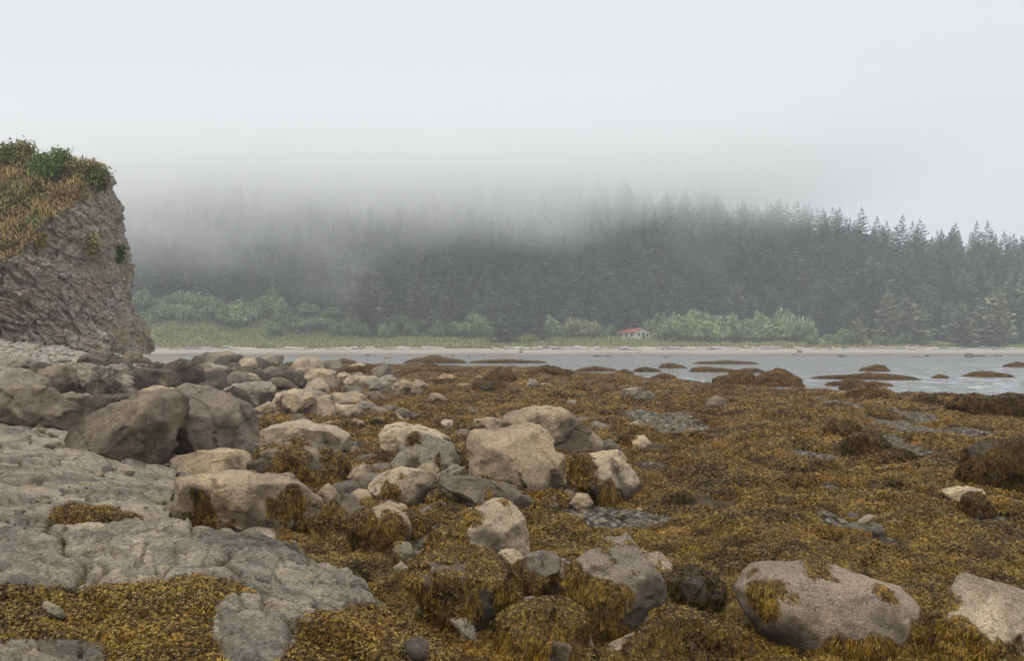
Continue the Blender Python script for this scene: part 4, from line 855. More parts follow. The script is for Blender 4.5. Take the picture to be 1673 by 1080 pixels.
rk('rockweed covered stone leaning on the tan dome stone', 'weed', [(1009,730),(1014,711),(1028,706),(1038,712),(1034,735)], (.7, 0, 0))
rk('tan dome shaped stone at the right of its weedy neighbour', 'tan', [(1032,714),(1053,712),(1068,728),(1059,738),(1034,735)], stain=.1)
rk('small pale stone behind the tan dome stone', 'pale', [(1024,696),(1040,688),(1052,696),(1048,708),(1030,705)], (-.2, -.4, 0), sub=4)
rk('small smooth purple stone at the toe of the long sloping boulder', 'purple', [(984,721),(998,717),(1007,728),(1003,735),(989,733)], sub=4, facets=0)
rk('low weedy stone in the pebble patch beyond the tan dome stone', 'weed', [(1120,722),(1130,708),(1150,706),(1161,714),(1150,726),(1128,727)], (.8, 0, 0), sub=4)
# --- centre group
rk('long sloping tan boulder behind the big flat faced one, dark hollow below', 'tan', [(826,699),(831,683),(859,667),(887,662),(914,669),(937,681),(956,697),(978,717),(992,731),(987,740),(956,743),(920,744),(903,735),(887,710)], sub=6, facets=4, stain=.45)
rk('biggest tan boulder with a broad flat front face in the centre', 'tan', [(767,783),(769,742),(770,719),(776,707),(798,704),(823,703),(856,693),(876,694),(901,717),(909,736),(917,753),(917,772),(903,800),(889,830),(874,824),(856,804),(831,796),(776,788)], sub=6, facets=6, stain=.25, box=.7, depth=.95, rough=.025, seed=9)
rk('long low brown stone left of the biggest tan boulder', 'tan', [(771,702),(776,684),(795,683),(828,687),(834,700),(800,710),(775,709)])
rk('tilted tan slab boulder with a dark weedy front and pale right face', 'pale', [(926,771),(939,756),(956,747),(1006,739),(1020,750),(1034,769),(1048,792),(1042,808),(1020,821),(998,824),(976,808),(956,794),(937,785)], (.02, -.55, -.55), sub=6, facets=5, stain=.4, box=.72)
rk('low brown rock with weedy lower side in front of the biggest tan boulder', 'brown', [(722,785),(734,779),(767,782),(803,783),(831,792),(864,808),(880,822),(880,838),(859,844),(842,835),(812,826),(781,840),(759,818),(737,802)], (-.12, .3, -.45), sub=6)
rk('smooth tan stone at the right foot of the biggest tan boulder', 'tan', [(907,819),(925,800),(942,805),(942,822),(920,824)], facets=1, stain=0)
rk('smooth round tan stone nearest the tilted slab boulder', 'tan', [(930,824),(942,807),(959,808),(969,822),(964,833),(939,830)], facets=1, stain=0)
rk('tan wedge between the biggest boulder and the tilted slab boulder', 'tan', [(910,788),(920,769),(939,790),(925,804),(912,802)], stain=.1)
rk('small weedy hump in front of the low brown rock', 'brown', [(880,835),(886,815),(905,812),(914,826),(908,842),(890,846)], (.3, 0, 0), sub=4)

# --- rocks standing in the water and at its edge
def islet(label, x0, x1, yt, yb, tall=.5, seed=0):
    w = x1 - x0; h = yb - yt; m = x0 + w * tall
    pts = [(x0, yb - .1 * h), (x0 + .12 * w, yb - .45 * h), (m - .22 * w, yt + .3 * h), (m, yt), (m + .2 * w, yt + .15 * h), (x1 - .12 * w, yb - .5 * h), (x1, yb - .1 * h), (x1 - .3 * w, yb + 1), (x0 + .3 * w, yb + 1)]
    rock(label, 'weed', pts, (.95, 0, 0), depth=.7, sub=5, facets=0, name='seaweed_rock', cat='rock', stain=0, sink=.8, box=.9, rough=.10, fsize=.5)
for a in (('flat weedy islet in the calm water right of the dark boulders', 462, 517, 588.5, 597, .6), ('second flat weedy islet in the calm water, beside the first', 540, 583, 587, 593, .5),
          ('long weedy bank in the calm water below the broad brownish spruce', 655, 765, 583.5, 593, .45), ('two humped weedy rock in the water below the cabin', 1076, 1120, 594, 601, .35),
          ('small weedy hump in the water left of the two humped rock', 1004, 1034, 604, 611, .5), ('low weedy ledge in the water behind the small hump', 1034, 1080, 600.5, 607, .4),
          ('long low weedy ledge in the water, right of the two humped rock', 1126, 1202, 600, 607, .3), ('dark weedy rock in the open water beyond the long ledge', 1406, 1451, 597, 606, .6),
          ('long dark weedy ledge across the open water', 1330, 1496, 611.5, 619, .55), ('tall weedy mound at the left end of the long dark ledge', 1222, 1312, 605, 631, .5),
          ('low weedy ledge just in front of the long dark one', 1351, 1418, 620, 630, .6), ('round weedy lump on the low ledge near the shore', 1372, 1402, 622, 637, .5),
          ('thin weedy spit right of the round lump', 1414, 1455, 624, 630, .3), ('dark flat weedy islet at the right of the open water', 1580, 1647, 608, 615, .4),
          ('tiny weedy rock between the long ledge and the right islet', 1525, 1547, 612.5, 617, .5), ('small dark weedy rock at the right frame edge in the water', 1643, 1680, 593, 599, .5),
          ('wide rockweed dome near the water left of centre', 786, 850, 602, 626, .5), ('broad golden rockweed mound at the water edge in the centre', 854, 942, 598, 617, .45),
          ('low rockweed ridge at the calm water behind the tan boulders', 540, 640, 597, 612, .5), ('rockweed ridge between the calm water and the yellow stone', 640, 760, 598, 612, .5),
          ('low rockweed hummock on the shoreline below the cabin', 1060, 1110, 611, 622, .5), ('rockweed hummock on the shoreline right of the cabin', 1160, 1240, 606, 630, .6),
          ('thin weedy bar in the water in front of the two humped rock', 940, 1010, 600, 606, .4), ('broken weedy bar between the long low ledge and the tall mound', 1190, 1250, 602.5, 608, .6),
          ('low stony weedy bar in the calm water near the cliff', 400, 455, 591, 597, .5), ('narrow weedy bar at the far side of the calm water', 760, 900, 588, 592.5, .4), ('faint weedy bar in the far water right of the cabin', 1130, 1240, 590, 594, .5)):
    islet(*a)
def far_rock(px, yb, w, h, lab, tint, k):
    pts = [(px - w / 2, yb), (px - w * .35, yb - h * .8), (px, yb - h), (px + w * .35, yb - h * .7), (px + w / 2, yb)]
    Dd = (EYE + .35) / ((yb - 565) / F) if yb > 579 else 225.
    rock(lab, tint, pts, None, D=min(Dd, 222), sub=3, facets=2, stain=0, cat='rock', name='shore_rock', lift=0)
far_rock(1046, 581, 17, 7, 'orange rock on the far beach below the cabin', 'ochre', 1)
far_rock(633, 586, 14, 6, 'grey boulder on the far beach in line with the broad brownish spruce', 'grey', 2)
far_rock(850, 577, 8, 6, 'pale block on the far beach below the bushy lone spruce', 'pale', 3)
far_rock(1306, 577, 10, 6, 'grey rock on the far beach below the end of the willow thicket', 'grey', 4)
far_rock(1584, 584, 16, 7, 'dark rock at the far waterline near the right frame edge', 'dark', 5)
rng = np.random.default_rng(77)
for k in range(46):
    px = rng.uniform(560, 1673); far_rock(px, rng.uniform(580.5, 583.5), rng.uniform(5, 22), rng.uniform(1.5, 3.5), 'low brown weedy stone along the far waterline', 'weed', 9 + k)
for o in COL.objects:
    if o.get('label') == 'low brown weedy stone along the far waterline': o['group'] = 'weedy stones along the far waterline'

# ------------------------------------------------------------------ the fractured outcrop in the foreground
OUT = np.array([(-5.2, 7.5), (-4.15, 8.05), (-3.2, 8.3), (-2.2, 7.95), (-1.7, 7.8), (-1.15, 7.1), (-.6, 6.2), (-.1, 5.2), (.2, 4.2), (.3, 2.4), (-5.6, 2.4), (-5.6, 6.9)])
def poly_dist(x, y, P):
    p = np.stack([x, y], 1); d = np.full(len(p), 9e9); ins = np.zeros(len(p), bool)
    for i in range(len(P)):
        a, b = P[i], P[(i + 1) % len(P)]; e = b - a; t_ = np.clip(((p - a) @ e) / (e @ e), 0, 1); d = np.minimum(d, np.linalg.norm(p - a - t_[:, None] * e, axis=1))
        c = (a[1] > p[:, 1]) != (b[1] > p[:, 1]); ins ^= c & (p[:, 0] < (b[0] - a[0]) * (p[:, 1] - a[1]) / (b[1] - a[1] + 1e-12) + a[0])
    return np.where(ins, d, -d)
def outcrop():
    rng = np.random.default_rng(12)
    xs = np.linspace(-5.9, .7, 470); ys = np.linspace(2.0, 8.7, 470); X, Y = np.meshgrid(xs, ys); x, y = X.ravel(), Y.ravel()
    d = poly_dist(x + .16 * fbm(p2(x, y, 1.3, 1), 3), y + .16 * fbm(p2(x, y, 1.3, 6), 3), OUT)
    h = .50 - .030 * (8 - y) - .07 * np.clip(x + 2.2, 0, 3) + .10 * fbm(p2(x, y, .5, 2), 2)
    q = p2(x, y, 1.); ca, sa = math.cos(-.75), math.sin(-.75)
    q2 = np.stack([(x * ca + y * sa) * .95, (-x * sa + y * ca) * 1.9, 0 * x + .3], 1); wr = np.stack([perlin(q * 1.6), perlin(q * 1.6 + 9), 0 * x], 1)
    v, ed = cells(q2 * .62 + .2 * wr); v2, ed2 = cells(q2 * 1.9 + .22 * wr); v3, ed3 = cells(q2 * 8 + .5 * wr)
    u = (x * ca + y * sa) ; w_ = (-x * sa + y * ca)
    s1 = shards(q2 * .62 + .2 * wr)[0]; s2 = shards(q2 * 1.9 + .22 * wr)[0]; s3 = shards(q2 * 6 + .3 * wr)[0]; s4 = shards(q2 * 15 + .4 * wr)[0]
    h += .085 * s1 + .030 * s2 + .016 * s3 + .009 * s4 + .016 * ridged(q2 * 2.5, 5)
    h -= .08 * np.exp(-ed * 26) * (v[:, 2] > -.35) + .025 * np.exp(-ed2 * 26)
    plate = .5 + .26 * v2[:, 1] + .22 * cells(q2 * 6 + .3 * wr)[0][:, 2] + .2 * v[:, 1] + .25 * fbm(q2 * 1.4, 5)
    crack = np.maximum(np.exp(-ed * 34) * (v[:, 2] > -.35), .85 * np.exp(-ed2 * 32) * (v2[:, 2] > -.2))
    edge = sm(-.14, .22, d); z = H(x, y, False) - .30 + (h + .30 - H(x, y, False)) * edge
    n = fbm(p2(x, y, .8, 8), 4)
    px, py = project(np.stack([x, y, z], 1))
    # rockweed: lower front, a right hand flank, strips along the joints
    lim = np.interp(px, [-200, 0, 120, 230, 330, 400, 470, 520, 600, 690, 760, 820], [950, 955, 945, 948, 938, 985, 1065, 1030, 990, 985, 985, 985])
    weed = sm(-.25, .15, (py - lim) / 60 + .9 * n) * 1.0
    weed = np.maximum(weed, sm(.02, .10, .16 - ed + .25 * n - .20) * (py > 880) * (v[:, 2] > -.1) * .9)
    bare = ((px - 420) / 75) ** 2 + ((py - 1020) / 70) ** 2 + .9 * n < .9; weed[bare] = 0
    weed[(px < 170) & (py > 1045)] *= .25
    weed = np.where(edge < .1, 0, weed)
    V = np.stack([x, y, z], 1); keep = edge > .002; Fc = grid_faces(len(ys), len(xs)); Fc = Fc[keep[Fc].any(1)]
    used = np.unique(Fc); mp = np.full(len(V), -1); mp[used] = np.arange(len(used)); V = V[used]; Fc = mp[Fc]; weed = weed[used]
    t = NT('outcrop_rock', .85, .22); pos = t.n('ShaderNodeTexCoord').outputs['Object']; mpp = t.n('ShaderNodeMapping', {'Vector': pos, 'Rotation': (0, 0, .75), 'Scale': (1., 2.2, 1.)}).outputs[0]
    a = t.noise(mpp, 1.2, 7, .62); b = t.noise(mpp, 6, 7, .66); f = t.noise(mpp, 34, 4, .7)
    c = t.ramp(a, (.32, (.17, .158, .13)), (.46, (.30, .275, .222)), (.58, (.40, .355, .275)), (.70, (.48, .39, .275)))
    c = t.mix(t.ramp(b, (.53, g3(0)), (.68, g3(.65))), c, (.12, .118, .108)); c = t.mix(t.ramp(t.noise(mpp, 3.3, 6, .65), (.58, g3(0)), (.70, g3(.6))), c, (.36, .27, .17))
    c = t.mix(1., c, t.ramp(f, (.3, g3(.48)), (.5, g3(1.)), (.7, g3(1.6))), 'MULTIPLY')
    vo = t.n('ShaderNodeTexVoronoi', {'Vector': t.n('ShaderNodeMixRGB', {0: .2, 1: mpp, 2: t.n('ShaderNodeTexNoise', {'Vector': mpp, 'Scale': 3., 'Detail': 4}).outputs['Color']}).outputs[0], 'Scale': 4.5}, feature='DISTANCE_TO_EDGE').outputs['Distance']
    cr = t.math('MULTIPLY', t.ramp(vo, (0., g3(1)), (.03, g3(0))), t.ramp(t.noise(mpp, 2, 3), (.42, g3(0)), (.6, g3(1)))); c = t.mix(1., c, t.ramp(t.attr('plate'), (.1, (.62, .63, .64)), (.5, g3(1.)), (.9, (1.3, 1.22, 1.08))), 'MULTIPLY')
    c = t.mix(t.math('MULTIPLY', cr, .6), c, (.045, .038, .03)); c = t.mix(t.math('MULTIPLY', t.attr('crack'), t.ramp(b, (.3, g3(.95)), (.7, g3(.45)))), c, t.mix(t.noise(pos, 3, 3), (.03, .025, .02), (.14, .085, .04)))
    c = t.mix(t.math('MULTIPLY', t.attr('weed'), .92), c, t.mix(t.noise(pos, 45, 2), (.035, .022, .012), (.12, .08, .025)))
    nn = t.bump(t.noise(mpp, 3.2, 10, .7), 1., .09); nn = t.bump(b, .8, .05, nn); nn = t.bump(f, .6, .014, nn); nn = t.bump(cr, -.7, .03, nn)
    o = link('bedrock_outcrop', mesh('bedrock_outcrop', V, Fc, t.done(c, nn), False, {'weed': weed, 'crack': crack[used], 'plate': plate[used]}))
    tag(o, 'low fractured grey bedrock outcrop in front, its lower half under rockweed', 'rock outcrop')
    p, nr = sample_tris(V, Fc, 8000, rng, weed * (weed > .35)); nr = np.where(nr[:, 2:] < 0, -nr, nr)
    px, py = project(p); k = (np.abs(px - 836) < 1150) & (py < 1500); p, nr = p[k], nr[k]
    s_ = link('rockweed', frond_mesh('rockweed', p, nr, .033, .0066, rng, M_WEED, droop=.35, lift=.55), o); s_['kind'] = 'stuff'
outcrop()
# small stones lying on and beside the outcrop
rk('pale wedge shaped stone sticking out of the rockweed on the outcrop', 'green', [(72,990),(76,981),(92,992),(106,1005),(98,1009),(84,1003)], sub=3, D=5.6, stain=0)
rk('flat dark slate piece lying in the rockweed at the bottom edge', 'dark', [(660,1052),(684,1040),(700,1052),(696,1072),(672,1070)], sub=3, D=4.55, stain=0)

# ------------------------------------------------------------------ small stones, cobbles
STONES = []
for k in range(9):
    r_ = np.random.default_rng(200 + k); Vs, Fs = ICO[3]; P = Vs * (1, r_.uniform(.6, .95), r_.uniform(.4, .7)); 
    for j in range(5):
        n_ = norm(r_.normal(size=3)); dd = P @ n_; P = P - np.maximum(0, dd - dd.max() * r_.uniform(.66, .9))[:, None] * n_
    P = P + norm(P) * (.06 * fbm(P * 2 + k * 3, 3))[:, None]
    STONES.append(mesh('stone', P, Fs, M_ROCK, True, {'weed': np.zeros(len(P)), 'stain': np.zeros(len(P))}))
srng = np.random.default_rng(55)
def stone(x, y, r, tint, label, group, name='stone', z=None):
    o = link(name, STONES[srng.integers(0, 9)]); zz = float(H([x], [y])[0]) if z is None else z
    o.location = (x, y, zz + r * .18); o.rotation_euler = (srng.normal(0, .25), srng.normal(0, .25), srng.uniform(0, 6.28)); s = r * srng.uniform(.8, 1.2, 3); o.scale = (s[0], s[1], s[2] * .95)
    o.color = (*(np.array(TINT[tint]) * srng.uniform(.75, 1.2)), 1); tag(o, label, 'stone', group); return o
def patch(px0, px1, py0, py1, cnt, size, tints, label, group, name='stone'):
    for k in range(max(3, int(cnt * .56))):
        a = srng.uniform(0, 6.28); q = srng.uniform(0, 1) ** .6; px = (px0 + px1) / 2 + (px1 - px0) / 2 * q * math.cos(a); py = (py0 + py1) / 2 + (py1 - py0) / 2 * q * math.sin(a)
        x, y = gnd(px, py); stone(x, y, srng.uniform(*size) / F * y / 2, tints[srng.integers(0, len(tints))], label, group, name)
GG = ('green', 'grey', 'pale', 'green')
patch(905, 1010, 806, 862, 26, (9, 22), GG, 'small grey green stone in the patch under the tilted slab boulder', 'stones under the tilted slab boulder')
patch(985, 1115, 836, 880, 24, (10, 26), GG, 'small grey green stone in the bare patch right of the leaning boulder', 'stones in the patch right of the leaning boulder')
patch(1338, 1480, 840, 882, 26, (14, 30), ('green', 'pale', 'grey'), 'pale greenish stone in the heap on the flat above the purple boulder', 'stones heaped on the flat above the purple boulder')
patch(1055, 1185, 674, 712, 46, (5, 14), ('grey', 'green', 'pale'), 'small pale stone in the pebbly streak beyond the tan dome stone', 'stones in the pebbly streak')
patch(1500, 1600, 664, 712, 36, (6, 16), ('grey', 'green', 'tan'), 'small stone in the pebbly channel by the water on the right', 'stones in the pebbly channel')
patch(1490, 1640, 722, 775, 30, (6, 16), ('grey', 'green', 'dark'), 'grey stone in the wet pebbly pools left of the big right edge boulder', 'stones in the wet pools')
patch(1575, 1673, 828, 880, 12, (8, 24), ('green', 'grey'), 'greenish stone in the gap in front of the big right edge boulder', 'stones in front of the right edge boulder')
patch(1240, 1420, 640, 660, 8, (8, 26), ('pale', 'grey'), 'pale flat stone on the rockweed near the shoreline', 'pale stones near the shoreline')
patch(1190, 1260, 765, 800, 5, (8, 18), ('pale',), 'pale pebble alone on the rockweed flat', 'pale pebbles on the rockweed flat')
patch(560, 760, 860, 960, 10, (14, 30), ('green', 'grey', 'tan'), 'stone in the crevice between the outcrop and the weedy boulders', 'stones in the crevice beside the outcrop')
patch(290, 480, 655, 700, 26, (8, 26), ('tan', 'pale', 'grey'), 'small tan stone among the boulders behind the purplish boulder', 'small stones behind the purplish boulder')
patch(450, 640, 600, 640, 46, (8, 26), ('tan', 'pale', 'brown', 'grey'), 'small stone among the tan boulders near the calm water', 'small stones near the calm water')
patch(540, 780, 640, 700, 34, (6, 24), ('tan', 'pale', 'brown'), 'tan stone scattered in the rockweed below the tan boulders', 'stones scattered below the tan boulders')
patch(540, 640, 690, 760, 14, (8, 26), ('tan', 'pale', 'grey'), 'stone in the rockweed beside the long pale slab', 'stones beside the long pale slab')
patch(560, 780, 760, 860, 18, (14, 44), ('tan', 'brown', 'grey'), 'stone filling the gaps between the middle boulders', 'stones between the middle boulders')
patch(680, 850, 610, 660, 22, (6, 16), ('tan', 'pale'), 'small pale stone on the rockweed left of the centre', 'small stones on the rockweed')
patch(860, 1010, 640, 720, 20, (6, 18), ('grey', 'pale', 'purple'), 'small stone in the rockweed around the long sloping boulder', 'stones around the long sloping boulder')
patch(120, 460, 590, 640, 60, (12, 36), ('brown', 'dark', 'grey'), 'dark stone in the boulder field below the cliff', 'dark stones below the cliff')
patch(0, 140, 680, 712, 18, (8, 24), ('grey', 'pale', 'green'), 'small stone at the foot of the wide grey boulder', 'stones at the foot of the wide grey boulder')
patch(40, 280, 710, 860, 34, (8, 26), ('grey', 'pale', 'tan'), 'loose chip of stone on the grey bedrock slope', 'loose chips on the grey bedrock slope')
patch(230, 330, 745, 800, 12, (12, 30), ('grey', 'brown', 'dark'), 'stone at the foot of the rounded and purplish boulders', 'stones below the rounded and purplish boulders')
def cobbles():
    n = 0
    while n < 250:
        px, py = srng.uniform(-20, 245), srng.uniform(556, 606); y = hit(px, py, False)
        if y > 70 or y < 24: continue
        if py < 560 + 36 * (max(px, 0) / 240) ** 1.2 - 6: continue
        stone(ray(px, py)[0] * y, y, srng.uniform(4, 13) / F * y / 2, ('pale', 'grey', 'shell', 'shell')[srng.integers(0, 4)], 'pale cobble on the bank at the foot of the cliff', 'cobbles at the foot of the cliff', 'cobble'); n += 1
    N = 7000; x = srng.uniform(-34, -9, N); y = srng.uniform(24, 46, N); s = xb(y) - x; k = s > 1.6; x, y = x[k], y[k]
    P = np.stack([x, y, H(x, y) - .01], 1)
    o = scatter('gravel', P, srng.normal(0, .3, (len(x), 3)) + np.stack([0 * x, 0 * x, srng.uniform(0, 6, len(x))], 1), srng.uniform(.05, .16, len(x)), STONES[:6], M_ROCK, 'pale grey gravel bank below the cliff', 'gravel', srng); o.color = (.46, .43, .375, 1)
cobbles()
def bed_gravel():
    N = 5200; a = srng.uniform(-.62, .05, N); d = np.exp(srng.uniform(math.log(7), math.log(34), N)); x, y = d * np.tan(a), d
    k = (weed_mask(x, y) < .5) & (srng.uniform(size=N) < np.where(y < 17, .45, 1.)); x, y = x[k], y[k]; P = np.stack([x, y, H(x, y)], 1)
    o = scatter('shingle', P, srng.normal(0, .3, (len(x), 3)) + np.stack([0 * x, 0 * x, srng.uniform(0, 6, len(x))], 1), y / F * srng.uniform(1.2, 4.5, len(x)), STONES[:6], M_ROCK, 'small grey shingle between the left hand boulders', 'gravel', srng); o.color = (.25, .23, .19, 1)
bed_gravel()
def pebbles():
    N = 60000; x = srng.uniform(-6, 30, N); y = srng.uniform(6, 46, N); k = np.zeros(N, bool); n = fbm(p2(x, y, .55, 2), 4)
    for (a, b, rx, ry) in GAPS: k |= ((x - a) / rx) ** 2 + ((y - b) / ry) ** 2 + .7 * n < 1.05
    x, y = x[k], y[k]; P = np.stack([x, y, H(x, y)], 1)
    o = scatter('pebbles', P, srng.normal(0, .3, (len(x), 3)) + np.stack([0 * x, 0 * x, srng.uniform(0, 6, len(x))], 1), y / F * srng.uniform(1.5, 4.5, len(x)), STONES[:6], M_ROCK, 'grey green pebbles in the bare patches of the flat', 'pebbles', srng); o.color = (.26, .225, .16, 1)
pebbles()

# ------------------------------------------------------------------ medium boulders packed between the large ones
def pack():
    rng = np.random.default_rng(808); protos = []
    for k in range(9):
        Vs, Fs = ICO[4]; P = np.sign(Vs) * np.abs(Vs) ** .8 * (1, rng.uniform(.65, .95), rng.uniform(.55, .8))
        for j in range(8):
            n_ = norm(rng.normal(size=3)); dd = P @ n_; P = P - np.maximum(0, dd - dd.max() * rng.uniform(.66, .9))[:, None] * n_
        P = P + norm(P) * (.05 * fbm(P * 2 + k * 3, 4) + .05 * shards(P * 1.6 + k)[0])[:, None]; nz = fbm(P * 1.6 + k, 3)
        protos.append(mesh('boulder', P, Fs, M_ROCK, True, {'weed': sm(-.05, .1, -P[:, 2] - .35 + nz) * (k % 3 == 0), 'stain': sm(.15, -.25, P[:, 2] + .12 + .6 * nz)}))  # lower parts darkened in colour: tide stain and painted shade together
    used = []
    for (x0, x1, y0, y1, cnt, sz, tints, lab, grp) in (
        (110, 450, 592, 650, 46, (24, 52), ('dark', 'brown', 'grey', 'dark'), 'dark brown boulder packed in the jumble below the cliff', 'boulders in the jumble below the cliff'),
        (-10, 260, 596, 700, 14, (26, 60), ('brown', 'grey', 'dark'), 'weathered grey brown boulder among the large ones below the cliff', 'weathered boulders among the large ones below the cliff'),
        (400, 640, 604, 690, 66, (18, 50), ('tan', 'pale', 'brown', 'grey'), 'medium tan boulder in the pile by the calm water', 'boulders in the tan pile by the calm water'),
        (420, 620, 690, 800, 14, (26, 50), ('tan', 'brown', 'pale'), 'tan boulder in the gaps around the long pale slab', 'boulders around the long pale slab'),
        (560, 800, 740, 880, 48, (22, 60), ('tan', 'brown', 'purple', 'grey'), 'medium boulder wedged among the middle tan boulders', 'boulders wedged among the middle ones'),
        (690, 1010, 655, 760, 16, (18, 44), ('tan', 'brown', 'grey'), 'tan boulder near the long sloping boulder', 'boulders near the long sloping one')):
        for k in range(cnt):
            px, py = rng.uniform(x0, x1), rng.uniform(y0, y1); x, y = gnd(px, py); r = rng.uniform(*sz) / F * y / 2
            if any((x - a) ** 2 + (y - b) ** 2 < (.47 * (r + c)) ** 2 for a, b, c in used): continue
            used.append((x, y, r)); o = link('boulder', protos[rng.integers(0, 9)]); o.location = (x, y, float(H([x], [y], False)[0]) + r * .22); o.scale = (r * rng.uniform(.9, 1.3), r, r * rng.uniform(.8, 1.15)); o.rotation_euler = (rng.normal(0, .22), rng.normal(0, .22), rng.uniform(0, 6.28))
            o.color = (*(np.array(TINT[tints[rng.integers(0, len(tints))]]) * rng.uniform(.8, 1.15)), 1); tag(o, lab, 'boulder', grp)
pack()

# ------------------------------------------------------------------ low humps of rockweed covered stones on the flat
def humps():
    rng = np.random.default_rng(404); protos = []
    for k in range(4):
        Vs, Fs = ICO[4]; P = Vs * (1, .85, .62); P = P + norm(P) * (.16 * fbm(P * 1.3 + k * 7, 3) + .05 * fbm(P * 4 + k, 2))[:, None]
        core = mesh('weedy_stone', P, Fs, M_ROCK, True, {'weed': np.ones(len(P)), 'stain': np.zeros(len(P))}); p, n = sample_tris(P, Fs, 900, rng, (P[:, 2] > -.35) * 1.)
        protos.append((core, frond_mesh('rockweed', p, n, .10, .028, rng, M_WEED, droop=.6, lift=.5)))
    n = 0
    while n < 85:
        d = math.exp(rng.uniform(math.log(8.5), math.log(52))); an = rng.uniform(-.12, .58); x, y = d * math.sin(an), d * math.cos(an)
        if weed_mask([x], [y])[0] < .5 or y > shore(x) - 1 or x < xb(y) + .5: continue
        r = d / F * math.exp(rng.uniform(math.log(9), math.log(30))); c, w = protos[rng.integers(0, 4)]
        o = link('weedy_stone', c); o.location = (x, y, float(H([x], [y], False)[0])); o.rotation_euler[2] = rng.uniform(0, 6.28); o.scale = (r * rng.uniform(.9, 1.5), r, r * rng.uniform(.6, 1.))
        tag(o, 'low rockweed covered hump of stone on the golden brown flat', 'stone', 'rockweed covered humps on the flat'); o.color = (.1, .07, .05, 1)
        q = link('rockweed', w, o); q['kind'] = 'stuff'; b = rng.uniform(.5, 1.05); q.color = (b, b * .93, b * .9, 1); n += 1
humps()

# ------------------------------------------------------------------ rockweed carpet on the flat
def carpet():
    rng = np.random.default_rng(99); vs = []
    for s in range(7):
        r = np.random.default_rng(300 + s); m = 950; a = r.uniform(0, 6.283, m); q = np.sqrt(r.uniform(0, 1, m)); P = np.stack([q * np.cos(a), q * np.sin(a), .20 * (1 - q * q) * 1.35 + .06 * r.normal(size=m)], 1)
        vs.append(frond_mesh('rockweed_patch', P, norm(np.array([0, 0, 1.]) + np.stack([.5 * P[:, 0], .5 * P[:, 1], 0 * a], 1) + .35 * r.normal(size=(m, 3))), .17 * np.exp(.22 * r.normal(size=m)), .031, r, M_WEED, droop=.3, lift=.6, flow=(.9 * math.cos(s * .9), .9 * math.sin(s * .9), 0)))
    N = 36000; an = rng.uniform(-.78, .78, N); d = np.exp(rng.uniform(math.log(3.4), math.log(112), N)); x, y = d * np.sin(an), d * np.cos(an)
    z = H(x, y); k = (weed_mask(x, y) > rng.uniform(.3, .9, N)) & (z > WATER - .12) & (poly_dist(x, y, OUT) < .1); x, y, z, d = x[k], y[k], z[k], d[k]
    e = .05; nx = (H(x - e, y, False) - H(x + e, y, False)) / (2 * e); ny = (H(x, y - e, False) - H(x, y + e, False)) / (2 * e); Nn = norm(np.stack([nx, ny, 1 + 0 * nx], 1))
    sc_ = .115 * np.maximum(1, d / 6) ** .84 * np.clip(np.exp(.3 * rng.normal(size=len(x))), .55, 1.5); sc_ = np.minimum(sc_, 1.0)
    ok = np.ones(len(x), bool)
    for a_, b_ in ((.6, 0), (-.6, 0), (0, .6), (0, -.6)): ok &= weed_mask(x + a_ * sc_, y + b_ * sc_) > .2
    x, y, z, d, sc_, Nn = x[ok], y[ok], z[ok], d[ok], sc_[ok], Nn[ok]
    S3 = np.stack([sc_, sc_, sc_ * np.minimum(1, 1.6 / np.maximum(1, d / 8) ** .45)], 1)
    scatter('rockweed_carpet', np.stack([x, y, z - .10 * sc_], 1), euler_from_normals(Nn, rng.uniform(0, 6.28, len(x))), S3, vs, M_WEED, 'golden brown rockweed carpet over the tidal flat', 'seaweed', rng)
carpet()

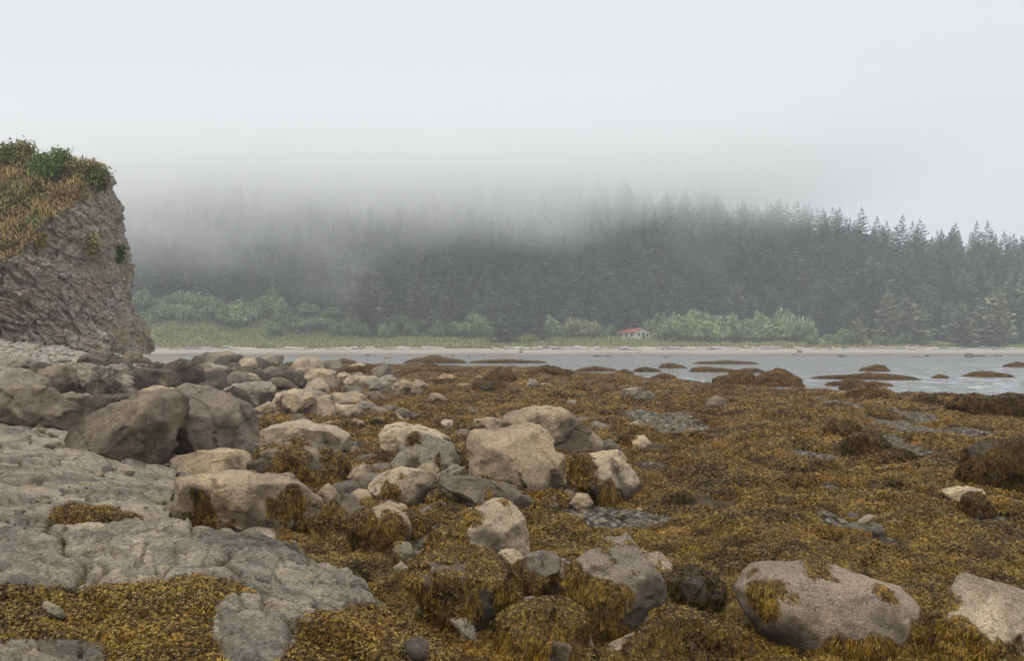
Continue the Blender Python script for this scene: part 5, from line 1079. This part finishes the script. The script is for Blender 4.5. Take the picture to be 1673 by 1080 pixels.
# ------------------------------------------------------------------ air: even haze, and the fog bank lying on the hill
def volume_box(name, lo, hi, label, mat):
    (x0, y0, z0), (x1, y1, z1) = lo, hi
    V = [(x, y, z) for z in (z0, z1) for x, y in ((x0, y0), (x1, y0), (x1, y1), (x0, y1))]
    me = bpy.data.meshes.new(name); me.from_pydata(V, [], [(3, 2, 1, 0), (4, 5, 6, 7), (0, 1, 5, 4), (1, 2, 6, 5), (2, 3, 7, 6), (3, 0, 4, 7)]); me.materials.append(mat)
    return tag(link(name, me), label, 'fog', None, 'stuff')
def vol_mat(name):
    m = bpy.data.materials.new(name); m.use_nodes = True; n = m.node_tree; n.nodes.clear(); o = n.nodes.new('ShaderNodeOutputMaterial'); v = n.nodes.new('ShaderNodeVolumePrincipled'); n.links.new(v.outputs[0], o.inputs['Volume'])
    v.inputs['Color'].default_value = (.97, .98, 1, 1); v.inputs['Anisotropy'].default_value = 0.; return m, n, v
m, n_, v = vol_mat('haze'); v.inputs['Density'].default_value = .00075; v.inputs['Color'].default_value = (.90, .955, 1, 1)
volume_box('haze', (-480, -30, -4), (520, 520, 125), 'thin grey sea haze over the bay', m)
m, n_, v = vol_mat('fog_bank'); v.inputs['Color'].default_value = (.978, .991, 1, 1)
T_ = NT.__new__(NT); T_.t = n_
pos = T_.n('ShaderNodeNewGeometry').outputs['Position']; sp = T_.n('ShaderNodeSeparateXYZ', {0: pos}).outputs
def mr(x, a, b, c, d, it='SMOOTHSTEP'): 
    q = T_.n('ShaderNodeMapRange', {0: x, 1: a, 2: b, 3: c, 4: d}, interpolation_type=it); return q.outputs[0]
nz = T_.noise(T_.n('ShaderNodeMapping', {'Vector': pos, 'Scale': (1., .6, 1.7)}).outputs[0], .016, 3, .6)
z0 = T_.math('ADD', mr(sp[0], -160., 70., 29., 45., 'LINEAR'), mr(sp[0], 70., 190., 0., 18.))       # foot of the fog, rising to the right
zz_ = T_.math('ADD', T_.math('SUBTRACT', sp[2], z0), T_.math('MULTIPLY', T_.math('SUBTRACT', nz, .5), 68.))
den = T_.math('MULTIPLY', mr(zz_, -12., 40., 0., 1.), mr(sp[1], 248., 305., 0., 1.))
den = T_.math('MULTIPLY', den, mr(sp[2], 58., 98., 1., .2)); den = T_.math('MULTIPLY', den, mr(T_.math('ADD', sp[0], T_.math('MULTIPLY', T_.math('SUBTRACT', nz, .5), 160.)), 85., 185., 1., 0.)); den = T_.math('MULTIPLY', den, mr(sp[2], 92., 118., 1., 0.))
n_.links.new(T_.math('MULTIPLY', den, .040), v.inputs['Density'])
FB = volume_box('fog_bank', (-440, 246, 8), (215, 500, 120), 'low white fog bank hiding the top of the forested hill', m)
